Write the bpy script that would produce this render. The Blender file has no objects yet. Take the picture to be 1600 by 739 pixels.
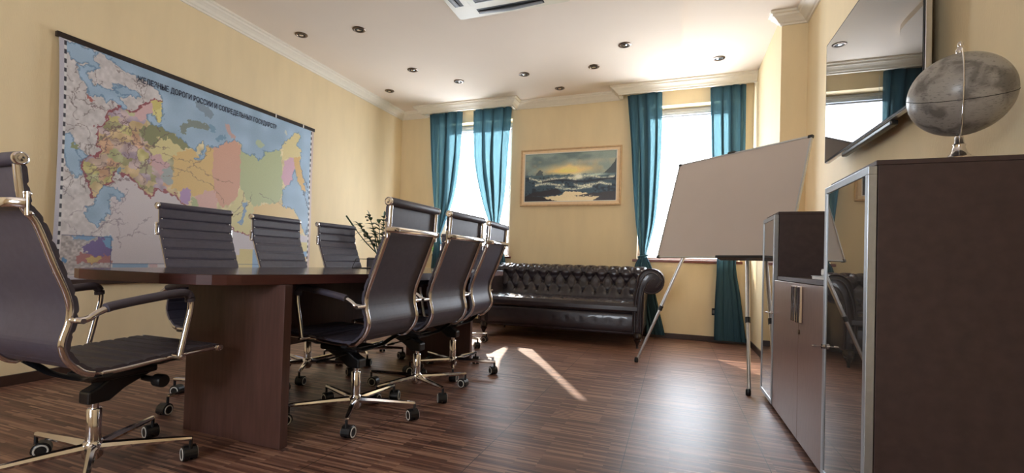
import bpy, bmesh, math, random
import numpy as np
from mathutils import Vector, Matrix
random.seed(7); rng = np.random.RandomState(7)
S = bpy.context.scene
col = S.collection

# ------------------------------------------------------------------ camera
F, CX, CY, YAW, PIT, ROL, H = 740.64, 765, 396.34, -0.37024, 0.01639, 0.02923, 0.85
ca, sa, cb, sb, cc, sc = math.cos(YAW), math.sin(YAW), math.cos(PIT), math.sin(PIT), math.cos(ROL), math.sin(ROL)
FWD = np.array([sa*cb, ca*cb, sb]); _r0 = np.array([ca, -sa, 0.]); _u0 = np.cross(_r0, FWD)
RT = cc*_r0 + sc*_u0; UP = -sc*_r0 + cc*_u0; EYE = np.array([0., 0., H])
def ray(x, y): return FWD + RT*(x-CX)/F - UP*(y-CY)/F
def onY(x, y, Y): d = ray(x, y); return EYE + d*(Y/d[1])
def onX(x, y, X): d = ray(x, y); return EYE + d*(X/d[0])
def onZ(x, y, Z=0.): d = ray(x, y); return EYE + d*((Z-H)/d[2])
cam_d = bpy.data.cameras.new('camera'); cam = bpy.data.objects.new('camera', cam_d); col.objects.link(cam)
cam_d.sensor_width = 36; cam_d.lens = F/1600*36; cam_d.shift_x = (800-CX)/1600; cam_d.shift_y = (CY-369.5)/1600
cam_d.clip_start = 0.02
M = Matrix.Identity(4)
for i in range(3):
    M[i][0] = RT[i]; M[i][1] = UP[i]; M[i][2] = -FWD[i]; M[i][3] = EYE[i]
cam.matrix_world = M
S.camera = cam

# ------------------------------------------------------------------ light
S.view_settings.view_transform = 'Standard'; S.view_settings.look = 'None'
S.view_settings.gamma = 1; S.view_settings.exposure = 2.25; S.view_settings.use_curve_mapping = False
w = bpy.data.worlds.new('hazy_sky'); S.world = w; w.use_nodes = True
bg = w.node_tree.nodes['Background']; bg.inputs[0].default_value = (0.84, 0.91, 1.0, 1); bg.inputs[1].default_value = 4.4
# hazy white sky above, stronger glow added below the horizon to light the ceiling
_n = w.node_tree.nodes; _g = _n.new('ShaderNodeNewGeometry'); _x = _n.new('ShaderNodeSeparateXYZ'); _r = _n.new('ShaderNodeMapRange')
_tc = _n.new('ShaderNodeTexCoord'); w.node_tree.links.new(_tc.outputs['Generated'], _x.inputs[0]); w.node_tree.links.new(_x.outputs[2], _r.inputs[0])
_r.inputs['From Min'].default_value = -0.06; _r.inputs['From Max'].default_value = 0.02; _r.inputs['To Min'].default_value = 6.0; _r.inputs['To Max'].default_value = 4.4
w.node_tree.links.new(_r.outputs[0], bg.inputs[1]); _n.remove(_g)
sd = bpy.data.lights.new('sun', 'SUN'); sd.energy = 1.9; sd.angle = math.radians(0.6); sd.color = (1.0, 0.86, 0.70)
sun = bpy.data.objects.new('sun', sd); col.objects.link(sun)
sdir = Vector((0.461, -0.887, -0.727)).normalized()
sun.rotation_euler = sdir.to_track_quat('-Z', 'Y').to_euler(); sun.location = (-3, 9, 5)
def portal(name, x, y, z, sx, sz, ry):
    l = bpy.data.lights.new(name, 'AREA'); l.shape = 'RECTANGLE'; l.size = sx; l.size_y = sz
    l.cycles.is_portal = True
    o = bpy.data.objects.new(name, l); col.objects.link(o); o.location = (x, y, z); o.rotation_euler = ry
# room constants
XL, XR, XT, YW, YB, YP = -3.80, 0.81, 1.00, 6.05, -2.6, 4.566
ZC, ZD, ZCB = 3.0, 2.95, 2.905
WIN = [(-3.20, -2.07, 0.90, 2.79), (-0.42, 0.70, 0.90, 2.79)]
for i, (a, b, z0, z1) in enumerate(WIN):
    portal('window_portal', (a+b)/2, YW+0.34, (z0+z1)/2, b-a, z1-z0, (math.radians(-90), 0, 0))
FILL_WIN = (-2.3, -1.1, 1.0, 2.3)  # opening added behind the camera to let in fill daylight
portal('fill_window_portal', (FILL_WIN[0]+FILL_WIN[1])/2, YB-0.2, (FILL_WIN[2]+FILL_WIN[3])/2, FILL_WIN[1]-FILL_WIN[0], FILL_WIN[3]-FILL_WIN[2], (math.radians(90), 0, 0))


# ------------------------------------------------------------------ materials
def lin(c): return tuple(((v/255)/12.92 if v/255 <= 0.04045 else ((v/255+0.055)/1.055)**2.4) for v in c)
class NT:
    def __init__(s, name):
        s.m = bpy.data.materials.new(name); s.m.use_nodes = True; s.t = s.m.node_tree; s.n = s.t.nodes
        s.b = s.n['Principled BSDF']; s.out = s.n['Material Output']
    def add(s, typ, **kw):
        n = s.n.new(typ)
        for k, v in kw.items():
            if k in n.inputs: n.inputs[k].default_value = v
            else: setattr(n, k, v)
        return n
    def link(s, a, b): s.t.links.new(a, b)
def pm(name, rgb, rough=0.5, metal=0., var=0.06, scale=20., bump=0.0, bscale=60., spec=0.5, coat=0., stretch=(1, 1, 1)):
    t = NT(name); c = lin(rgb)
    tc = t.add('ShaderNodeTexCoord'); mp = t.add('ShaderNodeMapping'); mp.inputs['Scale'].default_value = stretch
    t.link(tc.outputs['Object'], mp.inputs[0])
    nz = t.add('ShaderNodeTexNoise'); nz.inputs['Scale'].default_value = scale; nz.inputs['Detail'].default_value = 4
    t.link(mp.outputs[0], nz.inputs['Vector'])
    rp = t.add('ShaderNodeValToRGB'); rp.color_ramp.elements[0].position = 0.3; rp.color_ramp.elements[1].position = 0.7
    rp.color_ramp.elements[0].color = tuple(v*(1-var) for v in c)+(1,); rp.color_ramp.elements[1].color = tuple(min(1, v*(1+var)) for v in c)+(1,)
    t.link(nz.outputs[0], rp.inputs[0]); t.link(rp.outputs[0], t.b.inputs['Base Color'])
    t.b.inputs['Roughness'].default_value = rough; t.b.inputs['Metallic'].default_value = metal
    t.b.inputs['Specular IOR Level'].default_value = spec; t.b.inputs['Coat Weight'].default_value = coat
    if bump:
        n2 = t.add('ShaderNodeTexNoise'); n2.inputs['Scale'].default_value = bscale; t.link(mp.outputs[0], n2.inputs['Vector'])
        bp = t.add('ShaderNodeBump'); bp.inputs['Strength'].default_value = bump; bp.inputs['Distance'].default_value = 0.002
        t.link(n2.outputs[0], bp.inputs['Height']); t.link(bp.outputs[0], t.b.inputs['Normal'])
    return t.m
MT = {}
MT['wall'] = pm('cream_wallpaper', (234, 213, 172), 0.75, var=0.03, scale=8, bump=0.35, bscale=160, stretch=(1, 1, 0.25))
MT['ceil'] = pm('ceiling_paint', (240, 226, 210), 0.9, var=0.015, scale=2, spec=0.15)
MT['mould'] = pm('cornice_plaster', (238, 230, 214), 0.55, var=0.02)
MT['base'] = pm('dark_baseboard', (62, 42, 34), 0.4, var=0.15)
MT['chrome'] = pm('chrome', (226, 224, 226), 0.11, 1.0, var=0.02)
MT['steel'] = pm('brushed_aluminium', (196, 196, 198), 0.28, 1.0, var=0.04, scale=60)
MT['alum'] = pm('satin_aluminium', (176, 182, 188), 0.35, 0.75, var=0.04, scale=60)
MT['leather'] = pm('black_chair_leather', (76, 72, 86), 0.46, var=0.1, scale=40, bump=0.15, bscale=300)
MT['plastic'] = pm('black_plastic', (20, 20, 23), 0.38, var=0.1)
MT['rubber'] = pm('grey_ring_plastic', (205, 203, 196), 0.5)
MT['sofa'] = pm('sofa_leather', (44, 36, 42), 0.32, var=0.25, scale=12, bump=0.25, bscale=90, coat=0.3)
MT['nail'] = pm('brass_nail', (120, 105, 90), 0.3, 1.0)
MT['darkwood'] = pm('turned_dark_wood', (34, 20, 16), 0.3, var=0.2)
MT['tabletop'] = pm('wenge_table_laminate', (62, 44, 40), 0.16, var=0.2, scale=6, stretch=(14, 1, 14), coat=0.15)
MT['tableedge'] = pm('mahogany_edge_band', (74, 36, 32), 0.42, var=0.15, scale=10, stretch=(1, 1, 8))
MT['panel'] = pm('table_panel_laminate', (82, 54, 48), 0.45, var=0.18, scale=6, stretch=(10, 10, 1))
MT['cabside'] = pm('cabinet_side_laminate', (66, 50, 49), 0.55, var=0.16, scale=26)
MT['cabdoor'] = pm('cabinet_door_laminate', (128, 103, 96), 0.32, var=0.12, scale=14, stretch=(6, 6, 1))
MT['white'] = pm('white_plastic', (236, 232, 224), 0.4, var=0.02)
MT['cream'] = pm('cream_plastic', (226, 218, 196), 0.45, var=0.02)
MT['pvc'] = pm('window_pvc', (232, 230, 232), 0.35, var=0.01)
MT['sill'] = pm('brown_sill', (128, 72, 62), 0.35, var=0.15)
MT['dark'] = pm('dark_interior', (14, 13, 13), 0.6)
MT['grille'] = pm('grey_grille', (110, 108, 108), 0.5, var=0.1)
MT['board'] = pm('whiteboard_enamel', (206, 192, 182), 0.42, var=0.02, scale=3)
MT['gold'] = pm('gilded_frame_wood', (206, 170, 126), 0.45, var=0.12, scale=30)
MT['liner'] = pm('pale_frame_liner', (240, 212, 172), 0.5, var=0.05, scale=30)
MT['book'] = pm('pale_paper_folder', (208, 208, 206), 0.5)
MT['leaf'] = pm('dark_green_leaf', (34, 66, 36), 0.3, var=0.3, scale=25)
MT['lime'] = pm('lime_leaf', (120, 190, 60), 0.4, var=0.2, scale=25)
MT['soil'] = pm('dark_soil', (34, 26, 20), 0.9, var=0.3, bump=0.6)
MT['pot'] = pm('grey_planter', (96, 94, 98), 0.4, var=0.06)
MT['tie'] = pm('curtain_tie_cord', (40, 86, 100), 0.5)
MT['spotrim'] = pm('bronze_nickel_trim', (120, 104, 92), 0.3, 1.0)

def glossy_glass(name, rgb, rough):
    t = NT(name); nz = t.add('ShaderNodeTexNoise'); nz.inputs['Scale'].default_value = 3
    rp = t.add('ShaderNodeMapRange'); rp.inputs['To Min'].default_value = rough; rp.inputs['To Max'].default_value = rough+0.012
    t.link(nz.outputs[0], rp.inputs[0]); t.link(rp.outputs[0], t.b.inputs['Roughness'])
    t.b.inputs['Base Color'].default_value = lin(rgb)+(1,); t.b.inputs['Metallic'].default_value = 0.9
    return t.m
MT['smoke'] = glossy_glass('smoked_mirror_glass', (160, 156, 152), 0.01)
MT['screen'] = glossy_glass('glossy_tv_screen', (72, 72, 74), 0.008)
def pane_mat():
    t = NT('window_glass'); t.n.remove(t.b)
    tr = t.add('ShaderNodeBsdfTransparent'); gl = t.add('ShaderNodeBsdfGlossy'); gl.inputs['Roughness'].default_value = 0.0
    fr = t.add('ShaderNodeLayerWeight'); fr.inputs['Blend'].default_value = 0.12; mx = t.add('ShaderNodeMixShader')
    t.link(fr.outputs['Facing'], mx.inputs[0]); t.link(tr.outputs[0], mx.inputs[1]); t.link(gl.outputs[0], mx.inputs[2]); t.link(mx.outputs[0], t.out.inputs[0])
    return t.m
MT['pane'] = pane_mat()
def curtain_mat():
    t = NT('sheer_teal_fabric'); t.n.remove(t.b)
    tc = t.add('ShaderNodeTexCoord'); mp = t.add('ShaderNodeMapping'); mp.inputs['Scale'].default_value = (120, 120, 6)
    t.link(tc.outputs['Object'], mp.inputs[0])
    nz = t.add('ShaderNodeTexNoise'); nz.inputs['Scale'].default_value = 1; t.link(mp.outputs[0], nz.inputs['Vector'])
    rp = t.add('ShaderNodeValToRGB'); rp.color_ramp.elements[0].color = lin((26, 46, 54))+(1,); rp.color_ramp.elements[1].color = lin((50, 76, 82))+(1,)
    t.link(nz.outputs[0], rp.inputs[0])
    df = t.add('ShaderNodeBsdfDiffuse'); tl = t.add('ShaderNodeBsdfTranslucent'); tr = t.add('ShaderNodeBsdfTransparent')
    tr.inputs[0].default_value = lin((120, 158, 164))+(1,)
    r9 = t.add('ShaderNodeValToRGB'); r9.color_ramp.elements[0].color = lin((56, 84, 98))+(1,); r9.color_ramp.elements[1].color = lin((84, 116, 130))+(1,)
    t.link(nz.outputs[0], r9.inputs[0]); t.link(r9.outputs[0], df.inputs[0]); t.link(rp.outputs[0], tl.inputs[0])
    m1 = t.add('ShaderNodeMixShader'); m1.inputs[0].default_value = 0.36; t.link(df.outputs[0], m1.inputs[1]); t.link(tl.outputs[0], m1.inputs[2])
    m2 = t.add('ShaderNodeMixShader'); m2.inputs[0].default_value = 0.10; t.link(m1.outputs[0], m2.inputs[1]); t.link(tr.outputs[0], m2.inputs[2])
    t.link(m2.outputs[0], t.out.inputs[0]); return t.m
MT['curtain'] = curtain_mat()
def floor_mat():
    t = NT('dark_strip_floor_tiles')
    tc = t.add('ShaderNodeTexCoord'); sx = t.add('ShaderNodeSeparateXYZ'); t.link(tc.outputs['Object'], sx.inputs[0])
    # long narrow strips along x
    br = t.add('ShaderNodeTexBrick'); br.offset = 0.37; br.offset_frequency = 2; br.squash = 1.0
    br.inputs['Scale'].default_value = 1.0; br.inputs['Brick Width'].default_value = 0.26; br.inputs['Row Height'].default_value = 0.0125
    br.inputs['Mortar Size'].default_value = 0.0; br.inputs['Bias'].default_value = 0.0
    br.inputs['Color1'].default_value = (0, 0, 0, 1); br.inputs['Color2'].default_value = (1, 1, 1, 1); br.inputs['Mortar'].default_value = (.4, .4, .4, 1)
    t.link(tc.outputs['Object'], br.inputs['Vector'])
    mp = t.add('ShaderNodeMapping'); mp.inputs['Scale'].default_value = (2.2, 60, 1); t.link(tc.outputs['Object'], mp.inputs[0])
    nz = t.add('ShaderNodeTexNoise'); nz.inputs['Scale'].default_value = 1.6; nz.inputs['Detail'].default_value = 5; t.link(mp.outputs[0], nz.inputs['Vector'])
    mx = t.add('ShaderNodeMix', data_type='FLOAT'); mx.inputs[0].default_value = 0.55
    t.link(br.outputs['Color'], mx.inputs[2]); t.link(nz.outputs[0], mx.inputs[3])
    rp = t.add('ShaderNodeValToRGB'); e = rp.color_ramp.elements
    e[0].position = 0.22; e[0].color = lin((72, 48, 42))+(1,); e[1].position = 0.80; e[1].color = lin((168, 130, 108))+(1,)
    m = e.new(0.5); m.color = lin((112, 78, 66))+(1,)
    t.link(mx.outputs[0], rp.inputs[0])
    # tile joints every 0.59 m
    def joint(sock, off, per):
        a = t.add('ShaderNodeMath', operation='ADD'); a.inputs[1].default_value = off; t.link(sock, a.inputs[0])
        b = t.add('ShaderNodeMath', operation='PINGPONG'); b.inputs[1].default_value = per/2; t.link(a.outputs[0], b.inputs[0])
        c = t.add('ShaderNodeMath', operation='LESS_THAN'); c.inputs[1].default_value = 0.0016; t.link(b.outputs[0], c.inputs[0]); return c
    jx = joint(sx.outputs[0], 0.187+0.589*20, 0.589); jy = joint(sx.outputs[1], -2.478+0.589*20, 0.589)
    mxx = t.add('ShaderNodeMath', operation='MAXIMUM'); t.link(jx.outputs[0], mxx.inputs[0]); t.link(jy.outputs[0], mxx.inputs[1])
    mc = t.add('ShaderNodeMix', data_type='RGBA'); t.link(mxx.outputs[0], mc.inputs[0]); t.link(rp.outputs[0], mc.inputs[6])
    mc.inputs[7].default_value = lin((30, 20, 18))+(1,)
    t.link(mc.outputs[2], t.b.inputs['Base Color'])
    t.b.inputs['Roughness'].default_value = 0.40; t.b.inputs['Specular IOR Level'].default_value = 0.40
    bp = t.add('ShaderNodeBump'); bp.inputs['Strength'].default_value = 0.12; bp.inputs['Distance'].default_value = 0.001
    t.link(mx.outputs[0], bp.inputs['Height']); t.link(bp.outputs[0], t.b.inputs['Normal'])
    return t.m
MT['floor'] = floor_mat()
def vcol_mat(name, rough, nscale=120, namp=0.12, bump=0.0):
    t = NT(name); at = t.add('ShaderNodeVertexColor'); at.layer_name = 'print'
    tc = t.add('ShaderNodeTexCoord'); nz = t.add('ShaderNodeTexNoise'); nz.inputs['Scale'].default_value = nscale; nz.inputs['Detail'].default_value = 3
    t.link(tc.outputs['Object'], nz.inputs['Vector'])
    mr = t.add('ShaderNodeMapRange'); mr.inputs['To Min'].default_value = 1-namp; mr.inputs['To Max'].default_value = 1+namp; t.link(nz.outputs[0], mr.inputs[0])
    vm = t.add('ShaderNodeVectorMath', operation='SCALE'); t.link(at.outputs[0], vm.inputs[0]); t.link(mr.outputs[0], vm.inputs['Scale'])
    t.link(vm.outputs[0], t.b.inputs['Base Color']); t.b.inputs['Roughness'].default_value = rough
    if bump:
        bp = t.add('ShaderNodeBump'); bp.inputs['Strength'].default_value = bump; bp.inputs['Distance'].default_value = 0.001
        t.link(nz.outputs[0], bp.inputs['Height']); t.link(bp.outputs[0], t.b.inputs['Normal'])
    return t.m
MT['mapprint'] = vcol_mat('printed_map_paper', 0.45, 160, 0.10)
MT['oil'] = vcol_mat('oil_paint', 0.35, 90, 0.18, 0.5)
def globe_mat():
    t = NT('antique_grey_globe_print')
    tc = t.add('ShaderNodeTexCoord')
    n1 = t.add('ShaderNodeTexNoise'); n1.inputs['Scale'].default_value = 16; n1.inputs['Detail'].default_value = 7
    n1.inputs['Distortion'].default_value = 0.6; t.link(tc.outputs['Object'], n1.inputs['Vector'])
    rp = t.add('ShaderNodeValToRGB'); e = rp.color_ramp.elements
    e[0].position = 0.46; e[0].color = lin((156, 152, 146))+(1,); e[1].position = 0.6; e[1].color = lin((112, 108, 103))+(1,)
    m = e.new(0.53); m.color = lin((138, 134, 129))+(1,)
    t.link(n1.outputs[0], rp.inputs[0])
    wv = t.add('ShaderNodeTexNoise'); wv.inputs['Scale'].default_value = 90; wv.inputs['Detail'].default_value = 2
    mp = t.add('ShaderNodeMapping'); mp.inputs['Scale'].default_value = (1, 1, 3); t.link(tc.outputs['Object'], mp.inputs[0]); t.link(mp.outputs[0], wv.inputs['Vector'])
    r2 = t.add('ShaderNodeValToRGB'); r2.color_ramp.elements[0].position = 0.34; r2.color_ramp.elements[0].color = (.5, .5, .5, 1)
    r2.color_ramp.elements[1].position = 0.42; r2.color_ramp.elements[1].color = (1, 1, 1, 1); t.link(wv.outputs[0], r2.inputs[0])
    mx = t.add('ShaderNodeMix', data_type='RGBA', blend_type='MULTIPLY'); mx.inputs[0].default_value = 0.7
    t.link(rp.outputs[0], mx.inputs[6]); t.link(r2.outputs[0], mx.inputs[7]); t.link(mx.outputs[2], t.b.inputs['Base Color'])
    t.b.inputs['Roughness'].default_value = 0.32; return t.m
MT['globe'] = globe_mat()

# ------------------------------------------------------------------ mesh helpers
def tag(o, label=None, cat=None, group=None, kind=None):
    if label: o['label'] = label
    if cat: o['category'] = cat
    if group: o['group'] = group
    if kind: o['kind'] = kind
    return o
def thing(name, loc, label, cat, rz=0., group=None):
    o = bpy.data.objects.new(name, None); col.objects.link(o); o.location = loc; o.rotation_euler = (0, 0, rz)
    o.empty_display_size = 0.1
    return tag(o, label, cat, group)
def obj(name, bm, mat, parent=None, smooth=False, bevel=0., label=None, mats=None):
    me = bpy.data.meshes.new(name)
    bmesh.ops.recalc_face_normals(bm, faces=bm.faces[:])
    bm.to_mesh(me); bm.free()
    for m in (mats or [mat]): me.materials.append(m)
    if smooth:
        for p in me.polygons: p.use_smooth = True
    o = bpy.data.objects.new(name, me); col.objects.link(o)
    if parent: o.parent = parent
    if bevel:
        b = o.modifiers.new('bevel', 'BEVEL'); b.width = bevel; b.segments = 2; b.limit_method = 'ANGLE'; b.angle_limit = 0.6
        b.harden_normals = False
    if label: o['label'] = label
    if smooth and smooth != 'all':
        e = o.modifiers.new('split', 'EDGE_SPLIT'); e.split_angle = math.radians(40)
    return o
def NB(): return bmesh.new()
def box(bm, x0, x1, y0, y1, z0, z1, mat=0):
    v = [bm.verts.new(p) for p in ((x0, y0, z0), (x1, y0, z0), (x1, y1, z0), (x0, y1, z0), (x0, y0, z1), (x1, y0, z1), (x1, y1, z1), (x0, y1, z1))]
    for f in ((3, 2, 1, 0), (4, 5, 6, 7), (0, 1, 5, 4), (1, 2, 6, 5), (2, 3, 7, 6), (3, 0, 4, 7)):
        fc = bm.faces.new([v[i] for i in f]); fc.material_index = mat
    return v
def frame_at(d, hint=Vector((0, 0, 1))):
    d = d.normalized(); h = hint if abs(d.dot(hint)) < 0.95 else Vector((1, 0, 0))
    a = d.cross(h).normalized(); b = a.cross(d).normalized(); return a, b
def tube(bm, pts, r, n=10, r2=None, cap=True, hint=Vector((0, 0, 1)), mat=0):
    """sweep of an ellipse (r sideways, r2 along hint) along pts; r may be a list"""
    pts = [Vector(p) for p in pts]; rs = r if isinstance(r, (list, tuple)) else [r]*len(pts)
    rings = []
    for i, p in enumerate(pts):
        d = (pts[min(i+1, len(pts)-1)] - pts[max(i-1, 0)])
        a, b = frame_at(d, hint); k = (r2/rs[0] if r2 else 1)
        rings.append([bm.verts.new(p + a*math.cos(2*math.pi*j/n)*rs[i] + b*math.sin(2*math.pi*j/n)*rs[i]*k) for j in range(n)])
    for i in range(len(rings)-1):
        for j in range(n):
            f = bm.faces.new((rings[i][j], rings[i][(j+1) % n], rings[i+1][(j+1) % n], rings[i+1][j])); f.material_index = mat
    if cap:
        bm.faces.new(rings[0]).material_index = mat; bm.faces.new(rings[-1][::-1]).material_index = mat
def lathe(bm, prof, n=24, c=(0, 0, 0), ax='z', mat=0):
    rings = []
    for r, h in prof:
        ring = []
        for j in range(n):
            a = 2*math.pi*j/n; u, v = r*math.cos(a), r*math.sin(a)
            p = (u, v, h) if ax == 'z' else ((h, u, v) if ax == 'x' else (u, h, v))
            ring.append(bm.verts.new((p[0]+c[0], p[1]+c[1], p[2]+c[2])))
        rings.append(ring)
    for i in range(len(rings)-1):
        for j in range(n):
            f = bm.faces.new((rings[i][j], rings[i][(j+1) % n], rings[i+1][(j+1) % n], rings[i+1][j])); f.material_index = mat
    bm.faces.new(rings[0][::-1]).material_index = mat; bm.faces.new(rings[-1]).material_index = mat
def prism(bm, poly, lo, hi, plane='xy', mat=0):
    def P(a, b, h): return (a, b, h) if plane == 'xy' else ((h, a, b) if plane == 'yz' else (a, h, b))
    v0 = [bm.verts.new(P(a, b, lo)) for a, b in poly]; v1 = [bm.verts.new(P(a, b, hi)) for a, b in poly]
    n = len(poly)
    bm.faces.new(v0[::-1]).material_index = mat; bm.faces.new(v1).material_index = mat
    for i in range(n):
        f = bm.faces.new((v0[i], v0[(i+1) % n], v1[(i+1) % n], v1[i])); f.material_index = mat
def smooth_path(pts, sub=6):
    pts = [np.array(p, float) for p in pts]; out = []
    n = len(pts)
    for i in range(n-1):
        p0 = pts[max(i-1, 0)]; p1 = pts[i]; p2 = pts[i+1]; p3 = pts[min(i+2, n-1)]
        for k in range(sub):
            t = k/sub
            out.append(0.5*((2*p1)+(-p0+p2)*t+(2*p0-5*p1+4*p2-p3)*t*t+(-p0+3*p1-3*p2+p3)*t**3))
    out.append(pts[-1]); return [tuple(p) for p in out]
def children(o): return [c for c in bpy.data.objects if c.parent == o]
def copy_tree(o, parent=None):
    c = o.copy(); col.objects.link(c)
    if parent: c.parent = parent
    for ch in children(o): copy_tree(ch, c)
    return c

# ------------------------------------------------------------------ structure
def struct(name, bm, mat, bevel=0., parent=None, smooth=False, mats=None):
    o = obj(name, bm, mat, parent, bevel=bevel, smooth=smooth, mats=mats)
    if not parent: o['kind'] = 'structure'
    return o
b = NB(); box(b, XL-0.2, XT+0.2, YB-0.2, YW+0.4, -0.1, 0); struct('floor', b, MT['floor'])
# ceiling: upper border slab plus the lowered rounded centre field
b = NB(); box(b, XL-0.2, XT+0.2, YB-0.2, YW+0.4, ZC, ZC+0.1)
def rrect(x0, x1, y0, y1, r, n=8):
    out = []
    for cx, cy, a0 in ((x1-r, y1-r, 0), (x0+r, y1-r, 90), (x0+r, y0+r, 180), (x1-r, y0+r, 270)):
        for k in range(n+1):
            a = math.radians(a0+90*k/n); out.append((cx+r*math.cos(a), cy+r*math.sin(a)))
    return out
prism(b, rrect(-3.23, 0.03, -1.9, 5.50, 0.55), ZD, ZC+0.02); struct('ceiling', b, MT['ceil'])
def wall_with_holes(name, xs, zs, holes, y0, y1, mat):
    """wall in the xz plane, cells that fall in a hole are left out"""
    b = NB()
    for i in range(len(xs)-1):
        for j in range(len(zs)-1):
            xm, zm = (xs[i]+xs[i+1])/2, (zs[j]+zs[j+1])/2
            if any(h[0] < xm < h[1] and h[2] < zm < h[3] for h in holes): continue
            box(b, xs[i], xs[i+1], y0, y1, zs[j], zs[j+1])
    bmesh.ops.remove_doubles(b, verts=b.verts[:], dist=1e-5)
    # drop the internal faces shared by two cells
    seen = {}
    for f in b.faces: seen.setdefault(tuple(sorted(v.index for v in f.verts)), []).append(f)
    b.verts.index_update(); seen = {}
    for f in b.faces[:]: seen.setdefault(tuple(sorted(v.index for v in f.verts)), []).append(f)
    kill = [f for fs in seen.values() if len(fs) > 1 for f in fs]
    bmesh.ops.delete(b, geom=kill, context='FACES_ONLY')
    return struct(name, b, mat)
xs = [XL-0.2, WIN[0][0], WIN[0][1], WIN[1][0], WIN[1][1], XT+0.2]
wall_with_holes('wall_far', xs, [0, 0.90, 2.79, ZC], WIN, YW, YW+0.30, MT['wall'])
wall_with_holes('wall_back', [XL-0.2, FILL_WIN[0], FILL_WIN[1], XT+0.2], [0, FILL_WIN[2], FILL_WIN[3], ZC], [FILL_WIN], YB-0.2, YB, MT['wall'])
b = NB(); box(b, XL-0.2, XL, YB, YW, 0, ZC); struct('wall_left', b, MT['wall'])
b = NB(); prism(b, [(XT, YB), (XT+0.2, YB), (XT+0.2, YW), (XR, YW), (XR, YP), (XT, YP)], 0, ZC); struct('wall_right', b, MT['wall'])
# baseboards
b = NB(); box(b, XL+0.013, XR-0.013, YW-0.013, YW, 0, 0.062); struct('baseboard_far', b, MT['base'], 0.003)
b = NB(); box(b, XL, XL+0.014, YB, YW-0.001, 0, 0.065); struct('baseboard_left', b, MT['base'], 0.003)
b = NB(); box(b, XR-0.013, XR, YP-0.013, YW, 0, 0.062); box(b, XR, XT, YP-0.013, YP, 0, 0.062); box(b, XT-0.013, XT, YB, YP-0.013, 0, 0.062)
struct('baseboard_right', b, MT['base'], 0.003)
# cornice: profile (out from the wall, height) swept along a path of wall points with mitred corners
PROF = [(0, ZCB), (0.012, ZCB), (0.016, ZCB+0.012), (0.03, ZCB+0.018), (0.045, ZCB+0.036), (0.066, ZCB+0.052), (0.078, ZCB+0.058), (0.082, ZCB+0.072), (0.10, ZCB+0.078), (0.10, ZC), (0, ZC)]
def cornice(name, path):
    """path walked with the room on its LEFT side"""
    b = NB(); pts = [Vector((p[0], p[1], 0)) for p in path]; rings = []
    for i, p in enumerate(pts):
        d0 = (pts[i]-pts[i-1]).normalized() if i else None; d1 = (pts[i+1]-pts[i]).normalized() if i < len(pts)-1 else None
        n0 = Vector((-d0.y, d0.x, 0)) if d0 else None; n1 = Vector((-d1.y, d1.x, 0)) if d1 else None
        if n0 is None: nn = n1
        elif n1 is None: nn = n0
        else: nn = (n0+n1); nn = nn/nn.dot(n0)
        rings.append([b.verts.new((p.x+nn.x*o, p.y+nn.y*o, h)) for o, h in PROF])
    m = len(PROF)
    for i in range(len(rings)-1):
        for j in range(m): b.faces.new((rings[i][j], rings[i][(j+1) % m], rings[i+1][(j+1) % m], rings[i+1][j]))
    b.faces.new(rings[0]); b.faces.new(rings[-1][::-1])
    return struct(name, b, MT['mould'])
YF = 5.86   # front plane of the curtain pelmets
cornice('trim_1', [(XL, YW), (XL, YB+0.02)])
cornice('trim_2', [(-0.65, YW), (-2.03, YW)])
cornice('trim_3', [(XT, YB+0.02), (XT, YP), (XR, YP), (XR, YP+0.015)])
for k, (x0, x1) in enumerate(((-3.36, -2.03), (-0.65, XR))):
    b = NB(); box(b, x0, x1, YF, YF+0.025, ZCB+0.005, ZC)
    for xe in (x0, x1-0.025):
        if xe < XR-0.05: box(b, xe, xe+0.025, YF+0.02, YW, ZCB+0.005, ZC)
    struct('trim_%d' % (4+k), b, MT['mould'])
    if k == 0: cornice('trim_6', [(x1, YW), (x1, YF), (x0, YF), (x0, YW)])
    else: cornice('trim_7', [(x1, YF), (x0, YF), (x0, YW)])
cornice('trim_8', [(-3.36, YW), (XL, YW)])

# windows: frame, sash, pane, sill, roller cassette
for k, (a, c, z0, z1) in enumerate(WIN):
    y = YW+0.17
    b = NB()
    for (p, q, r, s) in ((a, c, z1-0.10, z1), (a, c, z0, z0+0.06), (a, a+0.085, z0+0.06, z1-0.10), (c-0.085, c, z0+0.06, z1-0.10)):
        box(b, p, q, y, y+0.07, r, s)
    wo = struct('window_%d' % (k+1), b, MT['pvc'], 0.004)
    b = NB(); box(b, a+0.058, c-0.058, y+0.03, y+0.038, z0+0.058, z1-0.098); obj('pane', b, MT['pane'], wo)
    b = NB(); box(b, a-0.05 if k else a-0.03, c+0.03, YW-0.018, y, z0, z0+0.03); obj('window_sill', b, MT['sill'], wo, bevel=0.004, label='reddish brown window sill')
    b = NB(); box(b, a+0.05, c-0.05, y-0.035, y-0.002, z1-0.085, z1-0.04); obj('blind_cassette', b, MT['alum'], wo, bevel=0.006)
a, c, z0, z1 = FILL_WIN  # frame of the added rear opening, unseen, there only for fill light
b = NB(); y = YB-0.12
for (p, q, r, s) in ((a, c, z1-0.06, z1), (a, c, z0, z0+0.06), (a, a+0.06, z0+0.06, z1-0.06), (c-0.06, c, z0+0.06, z1-0.06), ((a+c)/2-0.03, (a+c)/2+0.03, z0+0.06, z1-0.06)):
    box(b, p, q, y, y+0.07, r, s)
wo = struct('window_3', b, MT['pvc'])
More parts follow.
